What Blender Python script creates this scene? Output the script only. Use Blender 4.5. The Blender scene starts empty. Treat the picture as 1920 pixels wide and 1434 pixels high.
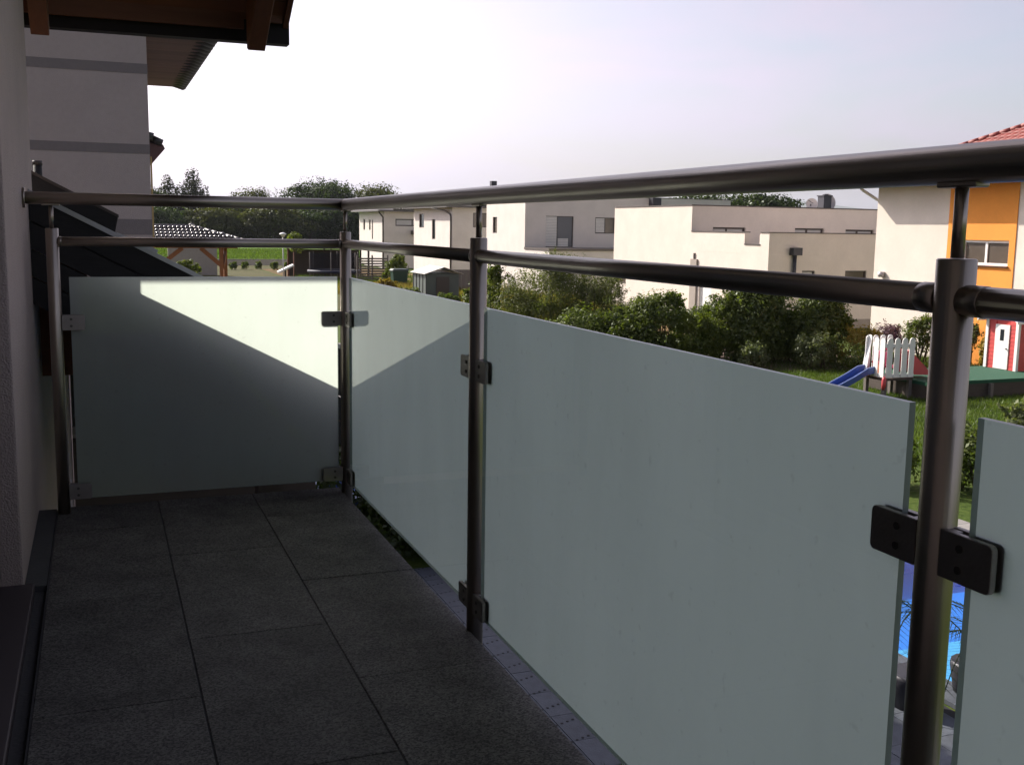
import bpy, bmesh, math, random
import numpy as np
from mathutils import Vector, Matrix

scene = bpy.context.scene
COL = scene.collection
R = math.radians
PI = math.pi

# ------------------------------------------------------------------ camera
cam_data = bpy.data.cameras.new("camera")
cam_data.sensor_width = 36.0
cam_data.lens = 37.63
cam_data.clip_start = 0.02
cam_data.clip_end = 30000
cam = bpy.data.objects.new("camera", cam_data)
COL.objects.link(cam)
_yaw, _pit, _rol = R(21.186), R(8.223), R(0.893)
_f = Vector((math.sin(_yaw) * math.cos(_pit), math.cos(_yaw) * math.cos(_pit), -math.sin(_pit)))
_r = Vector((math.cos(_yaw), -math.sin(_yaw), 0))
_u = _r.cross(_f)
_r2 = math.cos(_rol) * _r + math.sin(_rol) * _u
_u2 = -math.sin(_rol) * _r + math.cos(_rol) * _u
_m = Matrix((_r2, _u2, -_f)).transposed().to_4x4()
_m.translation = Vector((0, 0, 4.425))
cam.matrix_world = _m
scene.camera = cam

# ------------------------------------------------------------------ sky, sun, exposure
SUN_AZ, SUN_EL = R(-30), R(36.4)          # azimuth measured from +Y, negative towards -X
world = bpy.data.worlds.new("World")
scene.world = world
world.use_nodes = True
wn, wl = world.node_tree.nodes, world.node_tree.links
wn.clear()
w_out = wn.new("ShaderNodeOutputWorld")
w_bg = wn.new("ShaderNodeBackground")
w_bg.inputs["Strength"].default_value = 0.104
sky = wn.new("ShaderNodeTexSky")
sky.sky_type = 'NISHITA'
sky.sun_disc = False
sky.sun_elevation = SUN_EL
sky.sun_rotation = SUN_AZ
sky.altitude = 200
sky.air_density = 1.0
sky.dust_density = 4.0
sky.ozone_density = 1.0
# thin high cloud veil, brighter where the sky behind it is brighter
w_tc = wn.new("ShaderNodeTexCoord")
w_map = wn.new("ShaderNodeMapping")
w_map.inputs["Scale"].default_value = (1.2, 1.2, 5.5)
w_map.inputs["Rotation"].default_value = (0.12, 0.1, 0.5)
w_noise = wn.new("ShaderNodeTexNoise")
w_noise.inputs["Scale"].default_value = 2.2
w_noise.inputs["Detail"].default_value = 7
w_noise.inputs["Roughness"].default_value = 0.55
w_noise.inputs["Distortion"].default_value = 0.6
w_ramp = wn.new("ShaderNodeValToRGB")
w_ramp.color_ramp.elements[0].position = 0.38
w_ramp.color_ramp.elements[0].color = (0.36, 0.36, 0.36, 1)
w_ramp.color_ramp.elements[1].position = 0.66
w_ramp.color_ramp.elements[1].color = (0.95, 0.95, 0.95, 1)
w_bw = wn.new("ShaderNodeRGBToBW")
w_tint = wn.new("ShaderNodeMix"); w_tint.data_type = 'RGBA'; w_tint.blend_type = 'MULTIPLY'
w_tint.inputs["Factor"].default_value = 1.0
w_tint.inputs["B"].default_value = (1.15, 1.03, 1.27, 1)
w_mix = wn.new("ShaderNodeMix"); w_mix.data_type = 'RGBA'
wl.new(w_tc.outputs["Generated"], w_map.inputs["Vector"])
wl.new(w_map.outputs["Vector"], w_noise.inputs["Vector"])
wl.new(w_noise.outputs["Fac"], w_ramp.inputs["Fac"])
wl.new(w_ramp.outputs["Color"], w_mix.inputs["Factor"])
wl.new(sky.outputs["Color"], w_bw.inputs["Color"])
wl.new(w_bw.outputs["Val"], w_tint.inputs["A"])
wl.new(sky.outputs["Color"], w_mix.inputs["A"])
wl.new(w_tint.outputs["Result"], w_mix.inputs["B"])
wl.new(w_mix.outputs["Result"], w_bg.inputs["Color"])
wl.new(w_bg.outputs["Background"], w_out.inputs["Surface"])

sun_data = bpy.data.lights.new("sun", 'SUN')
sun_data.energy = 4.4
sun_data.angle = R(0.53)
sun_data.color = (1.0, 0.93, 0.82)
sun = bpy.data.objects.new("sun", sun_data)
COL.objects.link(sun)
_to_sun = Vector((math.sin(SUN_AZ) * math.cos(SUN_EL), math.cos(SUN_AZ) * math.cos(SUN_EL), math.sin(SUN_EL)))
sun.rotation_euler = (-_to_sun).to_track_quat('-Z', 'Y').to_euler()
sun.location = _to_sun * 60

vs = scene.view_settings
vs.view_transform = 'Standard'
vs.look = 'None'
vs.exposure = 0.80
vs.gamma = 1.0
vs.use_curve_mapping = False
scene.cycles.max_bounces = 10
scene.cycles.transparent_max_bounces = 16
scene.cycles.caustics_reflective = False
scene.cycles.caustics_refractive = False
scene.cycles.sample_clamp_indirect = 6

# ------------------------------------------------------------------ helpers
class MB:
    """Collects simple shapes into one mesh, in world coordinates."""
    def __init__(s):
        s.v, s.f, s.sm, s.mi, s.cur = [], [], [], [], 0
    def add(s, vs_, fs, smooth=False):
        o = len(s.v)
        s.v += [tuple(p) for p in vs_]
        for f in fs:
            s.f.append([i + o for i in f]); s.sm.append(smooth); s.mi.append(s.cur)
        return s
    def box(s, x0, x1, y0, y1, z0, z1):
        return s.add([(x0, y0, z0), (x1, y0, z0), (x1, y1, z0), (x0, y1, z0), (x0, y0, z1), (x1, y0, z1), (x1, y1, z1), (x0, y1, z1)],
                     [(3, 2, 1, 0), (4, 5, 6, 7), (0, 1, 5, 4), (1, 2, 6, 5), (2, 3, 7, 6), (3, 0, 4, 7)])
    def obox(s, c, ax, ay, az):
        c, ax, ay, az = Vector(c), Vector(ax), Vector(ay), Vector(az)
        p = [c + i * ax + j * ay + k * az for k in (-1, 1) for i, j in ((-1, -1), (1, -1), (1, 1), (-1, 1))]
        return s.add(p, [(3, 2, 1, 0), (4, 5, 6, 7), (0, 1, 5, 4), (1, 2, 6, 5), (2, 3, 7, 6), (3, 0, 4, 7)])
    def bar(s, p0, p1, w, h, up=(0, 0, 1)):
        p0, p1 = Vector(p0), Vector(p1)
        d = p1 - p0; t = d.normalized()
        side = t.cross(Vector(up))
        if side.length < 1e-4: side = t.cross(Vector((0, 1, 0)))
        side.normalize(); n = side.cross(t)
        return s.obox((p0 + p1) / 2, d / 2, side * w / 2, n * h / 2)
    def prism(s, poly, off):
        poly = [Vector(p) for p in poly]; off = Vector(off); n = len(poly)
        return s.add(poly + [p + off for p in poly],
                     [tuple(range(n - 1, -1, -1)), tuple(range(n, 2 * n))] + [(i, (i + 1) % n, (i + 1) % n + n, i + n) for i in range(n)])
    def quad(s, a, b, c, d):
        return s.add([a, b, c, d], [(0, 1, 2, 3)])
    def tube(s, pts, rad, n=12, caps=True):
        pts = [Vector(p) for p in pts]
        if not isinstance(rad, (list, tuple)): rad = [rad] * len(pts)
        t0 = (pts[1] - pts[0]).normalized()
        a = t0.orthogonal().normalized()
        rings = []
        for i, p in enumerate(pts):
            if i == 0: t = t0
            elif i == len(pts) - 1: t = (pts[i] - pts[i - 1]).normalized()
            else: t = ((pts[i + 1] - pts[i]).normalized() + (pts[i] - pts[i - 1]).normalized()).normalized()
            a = (a - t * a.dot(t)).normalized(); b = t.cross(a)
            rings.append([p + (a * math.cos(2 * PI * k / n) + b * math.sin(2 * PI * k / n)) * rad[i] for k in range(n)])
        o = len(s.v)
        for r in rings: s.v += [tuple(q) for q in r]
        for i in range(len(pts) - 1):
            for k in range(n):
                s.f.append([o + i * n + k, o + i * n + (k + 1) % n, o + (i + 1) * n + (k + 1) % n, o + (i + 1) * n + k]); s.sm.append(True); s.mi.append(s.cur)
        if caps:
            s.f.append([o + k for k in range(n - 1, -1, -1)]); s.sm.append(False); s.mi.append(s.cur)
            e = o + (len(pts) - 1) * n
            s.f.append([e + k for k in range(n)]); s.sm.append(False); s.mi.append(s.cur)
        return s
    def sphere(s, c, rx, ry=None, rz=None, n=10, m=7):
        ry = ry or rx; rz = rz or rx
        o = len(s.v); c = Vector(c)
        for j in range(m + 1):
            th = PI * j / m
            for k in range(n):
                ph = 2 * PI * k / n
                s.v.append((c.x + rx * math.sin(th) * math.cos(ph), c.y + ry * math.sin(th) * math.sin(ph), c.z + rz * math.cos(th)))
        for j in range(m):
            for k in range(n):
                s.f.append([o + j * n + k, o + (j + 1) * n + k, o + (j + 1) * n + (k + 1) % n, o + j * n + (k + 1) % n]); s.sm.append(True); s.mi.append(s.cur)
        return s
    def mesh(s, name, mats, off=(0, 0, 0)):
        me = bpy.data.meshes.new(name)
        ox, oy, oz = off
        me.from_pydata([(x - ox, y - oy, z - oz) for x, y, z in s.v], [], s.f)
        for m in (mats if isinstance(mats, (list, tuple)) else [mats]): me.materials.append(m)
        me.polygons.foreach_set("use_smooth", s.sm)
        me.polygons.foreach_set("material_index", s.mi)
        if len(s.f) < 4000:
            b = bmesh.new(); b.from_mesh(me); bmesh.ops.recalc_face_normals(b, faces=b.faces); b.to_mesh(me); b.free()
        me.update()
        return me
    def build(s, name, mats, parent=None, bevel=0.0):
        if parent is None:
            xs = [p[0] for p in s.v]; ys = [p[1] for p in s.v]; zs = [p[2] for p in s.v]
            base = Vector(((min(xs) + max(xs)) / 2, (min(ys) + max(ys)) / 2, min(zs)))
            o = bpy.data.objects.new(name, s.mesh(name, mats, base)); o.location = base
        else:
            o = bpy.data.objects.new(name, s.mesh(name, mats, wloc(parent))); o.parent = parent
        COL.objects.link(o)
        if bevel:
            bv = o.modifiers.new("bevel", 'BEVEL'); bv.width = bevel; bv.segments = 2; bv.limit_method = 'ANGLE'
        return o

def wloc(o):
    l = Vector((0, 0, 0))
    while o is not None:
        l += o.location; o = o.parent
    return l

def tag(o, label=None, cat=None, group=None, kind=None):
    if label: o["label"] = label
    if cat: o["category"] = cat
    if group: o["group"] = group
    if kind: o["kind"] = kind
    return o

def thing(name, loc, label, cat, group=None):
    o = bpy.data.objects.new(name, None)
    o.empty_display_size = 0.2
    COL.objects.link(o); o.location = loc
    return tag(o, label, cat, group)

def inst(name, me, parent, loc, rot=(0, 0, 0), scale=(1, 1, 1)):
    o = bpy.data.objects.new(name, me); COL.objects.link(o)
    o.parent = parent
    o.location = Vector(loc) - wloc(parent) if parent else Vector(loc)
    o.rotation_euler = rot; o.scale = scale
    return o

# ------------------------------------------------------------------ materials
def new_mat(name):
    m = bpy.data.materials.new(name); m.use_nodes = True
    n = m.node_tree.nodes; n.clear()
    out = n.new("ShaderNodeOutputMaterial")
    return m, n, m.node_tree.links, out

def mat(name, col, rough=0.7, metal=0.0, var=0.15, scale=6.0, bump=0.0, bscale=60.0, stretch=(1, 1, 1), spec=0.5, blotch=0.0, perobj=0.0, coat=0.0):
    m, n, l, out = new_mat(name)
    p = n.new("ShaderNodeBsdfPrincipled")
    p.inputs["Roughness"].default_value = rough
    p.inputs["Metallic"].default_value = metal
    p.inputs["Specular IOR Level"].default_value = spec
    p.inputs["Coat Weight"].default_value = coat
    tc = n.new("ShaderNodeTexCoord")
    mp = n.new("ShaderNodeMapping"); mp.inputs["Scale"].default_value = stretch
    l.new(tc.outputs["Object"], mp.inputs["Vector"])
    nz = n.new("ShaderNodeTexNoise"); nz.inputs["Scale"].default_value = scale; nz.inputs["Detail"].default_value = 6
    l.new(mp.outputs["Vector"], nz.inputs["Vector"])
    mx = n.new("ShaderNodeMix"); mx.data_type = 'RGBA'
    mx.inputs["A"].default_value = (*[c * (1 - var) for c in col], 1)
    mx.inputs["B"].default_value = (*[min(1, c * (1 + var)) for c in col], 1)
    l.new(nz.outputs["Fac"], mx.inputs["Factor"])
    last = mx.outputs["Result"]
    if blotch:
        n2 = n.new("ShaderNodeTexNoise"); n2.inputs["Scale"].default_value = scale * 0.13; n2.inputs["Detail"].default_value = 4
        l.new(mp.outputs["Vector"], n2.inputs["Vector"])
        mr = n.new("ShaderNodeMapRange"); mr.inputs["From Min"].default_value = 0.3; mr.inputs["From Max"].default_value = 0.7
        mr.inputs["To Min"].default_value = 1 - blotch; mr.inputs["To Max"].default_value = 1.0
        l.new(n2.outputs["Fac"], mr.inputs["Value"])
        mm = n.new("ShaderNodeMix"); mm.data_type = 'RGBA'; mm.blend_type = 'MULTIPLY'; mm.inputs["Factor"].default_value = 1
        l.new(last, mm.inputs["A"]); l.new(mr.outputs["Result"], mm.inputs["B"]); last = mm.outputs["Result"]
    if perobj:
        oi = n.new("ShaderNodeObjectInfo")
        mr = n.new("ShaderNodeMapRange"); mr.inputs["To Min"].default_value = 1 - perobj; mr.inputs["To Max"].default_value = 1 + perobj
        l.new(oi.outputs["Random"], mr.inputs["Value"])
        mm = n.new("ShaderNodeMix"); mm.data_type = 'RGBA'; mm.blend_type = 'MULTIPLY'; mm.inputs["Factor"].default_value = 1
        l.new(last, mm.inputs["A"]); l.new(mr.outputs["Result"], mm.inputs["B"]); last = mm.outputs["Result"]
    l.new(last, p.inputs["Base Color"])
    if bump:
        nb = n.new("ShaderNodeTexNoise"); nb.inputs["Scale"].default_value = bscale; nb.inputs["Detail"].default_value = 5
        l.new(mp.outputs["Vector"], nb.inputs["Vector"])
        b = n.new("ShaderNodeBump"); b.inputs["Strength"].default_value = bump; b.inputs["Distance"].default_value = 0.01
        l.new(nb.outputs["Fac"], b.inputs["Height"]); l.new(b.outputs["Normal"], p.inputs["Normal"])
    l.new(p.outputs["BSDF"], out.inputs["Surface"])
    return m

def leaf_mat(name, c0, c1, trans=0.35, hue_scale=0.5):
    m, n, l, out = new_mat(name)
    geo = n.new("ShaderNodeNewGeometry")
    tc = n.new("ShaderNodeTexCoord")
    nz = n.new("ShaderNodeTexNoise"); nz.inputs["Scale"].default_value = hue_scale; nz.inputs["Detail"].default_value = 3
    l.new(tc.outputs["Object"], nz.inputs["Vector"])
    ad = n.new("ShaderNodeMath"); ad.operation = 'MULTIPLY_ADD'; ad.inputs[1].default_value = 0.55
    l.new(geo.outputs["Random Per Island"], ad.inputs[0])
    sb = n.new("ShaderNodeMath"); sb.operation = 'MULTIPLY_ADD'; sb.inputs[1].default_value = 1.6; sb.inputs[2].default_value = -0.55
    l.new(nz.outputs["Fac"], sb.inputs[0]); l.new(sb.outputs[0], ad.inputs[2])
    mx = n.new("ShaderNodeMix"); mx.data_type = 'RGBA'; mx.clamp_factor = True
    mx.inputs["A"].default_value = (*c0, 1); mx.inputs["B"].default_value = (*c1, 1)
    l.new(ad.outputs[0], mx.inputs["Factor"])
    d = n.new("ShaderNodeBsdfDiffuse"); t = n.new("ShaderNodeBsdfTranslucent"); g = n.new("ShaderNodeBsdfGlossy")
    g.inputs["Roughness"].default_value = 0.45; g.inputs["Color"].default_value = (0.8, 0.85, 0.8, 1)
    l.new(mx.outputs["Result"], d.inputs["Color"])
    br = n.new("ShaderNodeMix"); br.data_type = 'RGBA'; br.blend_type = 'MULTIPLY'; br.inputs["Factor"].default_value = 1
    br.inputs["B"].default_value = (1.5, 1.7, 0.6, 1)
    l.new(mx.outputs["Result"], br.inputs["A"]); l.new(br.outputs["Result"], t.inputs["Color"])
    ms = n.new("ShaderNodeMixShader"); ms.inputs[0].default_value = trans
    l.new(d.outputs[0], ms.inputs[1]); l.new(t.outputs[0], ms.inputs[2])
    m2 = n.new("ShaderNodeMixShader"); m2.inputs[0].default_value = 0.03
    l.new(ms.outputs[0], m2.inputs[1]); l.new(g.outputs[0], m2.inputs[2])
    l.new(m2.outputs[0], out.inputs["Surface"])
    return m

def fresnel_front(n, l, ior):
    fr = n.new("ShaderNodeFresnel"); fr.inputs["IOR"].default_value = ior
    geo = n.new("ShaderNodeNewGeometry")
    inv = n.new("ShaderNodeMath"); inv.operation = 'SUBTRACT'; inv.inputs[0].default_value = 1
    l.new(geo.outputs["Backfacing"], inv.inputs[1])
    mu = n.new("ShaderNodeMath"); mu.operation = 'MULTIPLY'
    l.new(fr.outputs[0], mu.inputs[0]); l.new(inv.outputs[0], mu.inputs[1])
    return mu.outputs[0]

def frosted_mat():
    m, n, l, out = new_mat("frosted_glass_face")
    tc = n.new("ShaderNodeTexCoord")
    nz = n.new("ShaderNodeTexNoise"); nz.inputs["Scale"].default_value = 3; nz.inputs["Detail"].default_value = 5
    l.new(tc.outputs["Object"], nz.inputs["Vector"])
    mx = n.new("ShaderNodeMix"); mx.data_type = 'RGBA'
    mx.inputs["A"].default_value = (0.575, 0.632, 0.585, 1); mx.inputs["B"].default_value = (0.645, 0.70, 0.65, 1)
    l.new(nz.outputs["Fac"], mx.inputs["Factor"])
    d = n.new("ShaderNodeBsdfDiffuse"); t = n.new("ShaderNodeBsdfTranslucent")
    l.new(mx.outputs["Result"], d.inputs["Color"]); l.new(mx.outputs["Result"], t.inputs["Color"])
    ms = n.new("ShaderNodeMixShader"); ms.inputs[0].default_value = 0.90
    l.new(d.outputs[0], ms.inputs[1]); l.new(t.outputs[0], ms.inputs[2])
    l.new(ms.outputs[0], out.inputs["Surface"])
    return m

def clear_mat(name, tint=(0.95, 0.97, 0.955), ior=1.5):
    m, n, l, out = new_mat(name)
    tr = n.new("ShaderNodeBsdfTransparent"); tr.inputs["Color"].default_value = (*tint, 1)
    g = n.new("ShaderNodeBsdfGlossy"); g.inputs["Roughness"].default_value = 0.0
    ms = n.new("ShaderNodeMixShader")
    l.new(fresnel_front(n, l, ior), ms.inputs[0])
    l.new(tr.outputs[0], ms.inputs[1]); l.new(g.outputs[0], ms.inputs[2])
    # a thin uneven film of dust and dried drops on the outside of the pane
    tc = n.new("ShaderNodeTexCoord")
    n1 = n.new("ShaderNodeTexNoise"); n1.inputs["Scale"].default_value = 2.2; n1.inputs["Detail"].default_value = 7; n1.inputs["Roughness"].default_value = 0.65
    n2 = n.new("ShaderNodeTexNoise"); n2.inputs["Scale"].default_value = 55; n2.inputs["Detail"].default_value = 3
    mp = n.new("ShaderNodeMapping"); mp.inputs["Scale"].default_value = (1, 1, .35)
    l.new(tc.outputs["Object"], mp.inputs["Vector"]); l.new(mp.outputs[0], n1.inputs["Vector"]); l.new(tc.outputs["Object"], n2.inputs["Vector"])
    r1 = n.new("ShaderNodeMapRange"); r1.inputs["From Min"].default_value = .42; r1.inputs["From Max"].default_value = .75; r1.inputs["To Max"].default_value = .085
    r2 = n.new("ShaderNodeMapRange"); r2.inputs["From Min"].default_value = .66; r2.inputs["From Max"].default_value = .74; r2.inputs["To Max"].default_value = .08
    l.new(n1.outputs["Fac"], r1.inputs["Value"]); l.new(n2.outputs["Fac"], r2.inputs["Value"])
    ad = n.new("ShaderNodeMath"); ad.operation = 'ADD'; l.new(r1.outputs[0], ad.inputs[0]); l.new(r2.outputs[0], ad.inputs[1])
    d = n.new("ShaderNodeBsdfDiffuse"); d.inputs["Color"].default_value = (.55, .54, .5, 1)
    m2 = n.new("ShaderNodeMixShader"); l.new(ad.outputs[0], m2.inputs[0]); l.new(ms.outputs[0], m2.inputs[1]); l.new(d.outputs[0], m2.inputs[2])
    l.new(m2.outputs[0], out.inputs["Surface"])
    return m

def steel_mat(st=(1, 1, 1), nm="brushed_steel"):
    m, n, l, out = new_mat(nm)
    p = n.new("ShaderNodeBsdfPrincipled"); p.inputs["Metallic"].default_value = 1.0
    tc = n.new("ShaderNodeTexCoord"); geo = n.new("ShaderNodeNewGeometry")
    nz = n.new("ShaderNodeTexNoise"); nz.inputs["Scale"].default_value = 140; nz.inputs["Detail"].default_value = 4
    mp = n.new("ShaderNodeMapping"); mp.inputs["Scale"].default_value = st
    l.new(tc.outputs["Object"], mp.inputs["Vector"]); l.new(mp.outputs["Vector"], nz.inputs["Vector"])
    n2 = n.new("ShaderNodeTexNoise"); n2.inputs["Scale"].default_value = 5; n2.inputs["Detail"].default_value = 5
    l.new(tc.outputs["Object"], n2.inputs["Vector"])
    mx = n.new("ShaderNodeMix"); mx.data_type = 'RGBA'
    mx.inputs["A"].default_value = (0.29, 0.25, 0.21, 1); mx.inputs["B"].default_value = (0.43, 0.375, 0.32, 1)
    l.new(n2.outputs["Fac"], mx.inputs["Factor"]); l.new(mx.outputs["Result"], p.inputs["Base Color"])
    mr = n.new("ShaderNodeMapRange"); mr.inputs["To Min"].default_value = 0.27; mr.inputs["To Max"].default_value = 0.43
    l.new(nz.outputs["Fac"], mr.inputs["Value"]); l.new(mr.outputs["Result"], p.inputs["Roughness"])
    b = n.new("ShaderNodeBump"); b.inputs["Strength"].default_value = 0.12; b.inputs["Distance"].default_value = 0.002
    l.new(nz.outputs["Fac"], b.inputs["Height"]); l.new(b.outputs["Normal"], p.inputs["Normal"])
    l.new(p.outputs["BSDF"], out.inputs["Surface"])
    return m

def granite_mat():
    m, n, l, out = new_mat("dark_granite_tile")
    p = n.new("ShaderNodeBsdfPrincipled"); p.inputs["Roughness"].default_value = 0.7
    p.inputs["Specular IOR Level"].default_value = 0.35
    tc = n.new("ShaderNodeTexCoord"); oi = n.new("ShaderNodeObjectInfo")
    ad = n.new("ShaderNodeVectorMath"); ad.operation = 'ADD'
    sc = n.new("ShaderNodeVectorMath"); sc.operation = 'SCALE'; sc.inputs["Scale"].default_value = 37
    cx = n.new("ShaderNodeCombineXYZ"); l.new(oi.outputs["Random"], cx.inputs[0]); l.new(oi.outputs["Random"], cx.inputs[1])
    l.new(cx.outputs[0], sc.inputs[0]); l.new(tc.outputs["Object"], ad.inputs[0]); l.new(sc.outputs[0], ad.inputs[1])
    vo = n.new("ShaderNodeTexVoronoi"); vo.inputs["Scale"].default_value = 260; l.new(ad.outputs[0], vo.inputs["Vector"])
    nz = n.new("ShaderNodeTexNoise"); nz.inputs["Scale"].default_value = 7; nz.inputs["Detail"].default_value = 8; l.new(ad.outputs[0], nz.inputs["Vector"])
    r1 = n.new("ShaderNodeValToRGB")
    r1.color_ramp.elements[0].position = 0.1; r1.color_ramp.elements[0].color = (0.050, 0.047, 0.043, 1)
    r1.color_ramp.elements[1].position = 0.9; r1.color_ramp.elements[1].color = (0.175, 0.165, 0.152, 1)
    sp = n.new("ShaderNodeSeparateColor"); l.new(vo.outputs["Color"], sp.inputs[0]); l.new(sp.outputs[0], r1.inputs["Fac"])
    mr = n.new("ShaderNodeMapRange"); mr.inputs["From Min"].default_value = 0.3; mr.inputs["From Max"].default_value = 0.7; mr.inputs["To Min"].default_value = 0.66; mr.inputs["To Max"].default_value = 1.22
    l.new(nz.outputs["Fac"], mr.inputs["Value"])
    m1 = n.new("ShaderNodeMix"); m1.data_type = 'RGBA'; m1.blend_type = 'MULTIPLY'; m1.inputs["Factor"].default_value = 1
    l.new(r1.outputs["Color"], m1.inputs["A"]); l.new(mr.outputs["Result"], m1.inputs["B"])
    m2 = n.new("ShaderNodeMix"); m2.data_type = 'RGBA'; m2.blend_type = 'MULTIPLY'; m2.inputs["Factor"].default_value = 1
    m3 = n.new("ShaderNodeMapRange"); m3.inputs["To Min"].default_value = 0.82; m3.inputs["To Max"].default_value = 1.18
    l.new(oi.outputs["Random"], m3.inputs["Value"]); l.new(m1.outputs["Result"], m2.inputs["A"]); l.new(m3.outputs["Result"], m2.inputs["B"])
    l.new(m2.outputs["Result"], p.inputs["Base Color"])
    b = n.new("ShaderNodeBump"); b.inputs["Strength"].default_value = 0.35; b.inputs["Distance"].default_value = 0.002
    l.new(sp.outputs[0], b.inputs["Height"]); l.new(b.outputs["Normal"], p.inputs["Normal"])
    l.new(p.outputs["BSDF"], out.inputs["Surface"])
    return m

def grass_ground_mat(name, c0, c1, c2, s1=0.5, s2=12):
    m, n, l, out = new_mat(name)
    p = n.new("ShaderNodeBsdfPrincipled"); p.inputs["Roughness"].default_value = 0.95; p.inputs["Specular IOR Level"].default_value = 0.1
    tc = n.new("ShaderNodeTexCoord")
    a = n.new("ShaderNodeTexNoise"); a.inputs["Scale"].default_value = s1; a.inputs["Detail"].default_value = 6
    b = n.new("ShaderNodeTexNoise"); b.inputs["Scale"].default_value = s2; b.inputs["Detail"].default_value = 6
    for q in (a, b): l.new(tc.outputs["Object"], q.inputs["Vector"])
    rp = n.new("ShaderNodeValToRGB")
    rp.color_ramp.elements[0].position = 0.35; rp.color_ramp.elements[0].color = (*c0, 1)
    rp.color_ramp.elements[1].position = 0.68; rp.color_ramp.elements[1].color = (*c2, 1)
    e = rp.color_ramp.elements.new(0.5); e.color = (*c1, 1)
    mx = n.new("ShaderNodeMath"); mx.operation = 'ADD'
    h = n.new("ShaderNodeMath"); h.operation = 'MULTIPLY'; h.inputs[1].default_value = 0.5
    h2 = n.new("ShaderNodeMath"); h2.operation = 'MULTIPLY'; h2.inputs[1].default_value = 0.5
    l.new(a.outputs["Fac"], h.inputs[0]); l.new(b.outputs["Fac"], h2.inputs[0])
    l.new(h.outputs[0], mx.inputs[0]); l.new(h2.outputs[0], mx.inputs[1]); l.new(mx.outputs[0], rp.inputs["Fac"])
    l.new(rp.outputs["Color"], p.inputs["Base Color"])
    bp = n.new("ShaderNodeBump"); bp.inputs["Strength"].default_value = 0.6; bp.inputs["Distance"].default_value = 0.05
    l.new(b.outputs["Fac"], bp.inputs["Height"]); l.new(bp.outputs["Normal"], p.inputs["Normal"])
    l.new(p.outputs["BSDF"], out.inputs["Surface"])
    return m

M = {}
M['steel'] = steel_mat((3, 3, .05))
M['steel_y'] = steel_mat((3, .05, 3), "brushed_steel_lengthwise")
M['steel_x'] = steel_mat((.05, 3, 3), "brushed_steel_crosswise")
M['clamp'] = mat("cast_steel", (0.30, 0.275, 0.26), 0.42, 0.85, 0.15, 30, 0.1, 200)
M['bolt'] = mat("black_bolt", (0.10, 0.09, 0.085), 0.45, 0.7, 0.1, 30)
M['frost'] = frosted_mat()
M['clear'] = clear_mat("clear_glass_face")
M['edge'] = mat("glass_edge", (0.36, 0.43, 0.41), 0.3, 0, 0.1, 8)
M['tile'] = granite_mat()
M['slab'] = mat("concrete_slab", (0.07, 0.07, 0.07), 0.9, 0, 0.2, 8, 0.3, 90)
M['own_wall'] = mat("rough_render", (0.50, 0.40, 0.36), 0.95, 0, 0.08, 25, 0.7, 190, blotch=0.08)
M['neigh_wall'] = mat("grey_render", (0.40, 0.35, 0.335), 0.95, 0, 0.07, 20, 0.5, 120, blotch=0.06)
M['band'] = mat("grey_band_paint", (0.19, 0.17, 0.17), 0.9, 0, 0.1, 20, 0.4, 120)
M['white_wall'] = mat("cream_render", (0.71, 0.635, 0.555), 0.95, 0, 0.05, 8, 0.4, 60, blotch=0.08)
M['white_wall_b'] = mat("white_render", (0.69, 0.635, 0.58), 0.95, 0, 0.05, 8, 0.4, 60, blotch=0.09)
M['orange_wall'] = mat("orange_render", (0.82, 0.31, 0.055), 0.95, 0, 0.06, 8, 0.4, 60, blotch=0.07)
M['plinth'] = mat("plinth_render", (0.33, 0.29, 0.25), 0.95, 0, 0.12, 5, 0.4, 40)
M['cap'] = mat("dark_parapet_metal", (0.10, 0.085, 0.075), 0.5, 0.4, 0.1, 5)
M['roof_dark'] = mat("dark_roof_tile", (0.05, 0.045, 0.043), 0.38, 0, 0.2, 4, 0.2, 30)
M['roof_grey'] = mat("grey_roof_tile", (0.085, 0.075, 0.072), 0.5, 0, 0.2, 4, 0.2, 30)
M['roof_red'] = mat("red_clay_tile", (0.23, 0.045, 0.034), 0.6, 0, 0.25, 8, 0.25, 40, perobj=0.22)
M['soffit_dark'] = mat("dark_soffit_board", (0.19, 0.105, 0.10), 0.8, 0, 0.25, 3, 0.2, 30, (1, 12, 1), perobj=0.12)
M['soffit_brown'] = mat("brown_soffit_board", (0.11, 0.04, 0.018), 0.7, 0, 0.3, 3, 0.2, 30, (1, 14, 14), perobj=0.15)
M['rafter'] = mat("stained_rafter_wood", (0.125, 0.040, 0.015), 0.6, 0, 0.3, 3, 0.25, 30, (14, 1, 14))
M['orange_wood'] = mat("orange_timber", (0.30, 0.10, 0.03), 0.65, 0, 0.3, 3, 0.25, 30, (14, 14, 1))
M['gutter'] = mat("dark_gutter_metal", (0.010, 0.007, 0.007), 0.6, 0.0, 0.15, 10, spec=0.2)
M['black_board'] = mat("black_fascia_board", (0.010, 0.009, 0.009), 0.7, 0, 0.4, 5, 0.2, 30, (1, 14, 14), perobj=.25)
M['flashing'] = mat("grey_metal_flashing", (0.42, 0.43, 0.45), 0.35, 0.8, 0.12, 12)
M['frame_dark'] = mat("dark_window_frame", (0.045, 0.035, 0.032), 0.45, 0, 0.1, 6)
M['frame_white'] = mat("white_window_frame", (0.80, 0.80, 0.78), 0.35, 0, 0.03, 6)
M['pane'] = mat("window_pane", (0.025, 0.03, 0.035), 0.06, 0, 0.2, 1.0, spec=0.7)
M['pane_brown'] = mat("window_pane_with_blind", (0.10, 0.08, 0.065), 0.12, 0, 0.3, 2.0, spec=0.6)
M['pane_light'] = mat("light_window_pane", (0.42, 0.42, 0.42), 0.2, 0, 0.1, 2.0)
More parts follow.
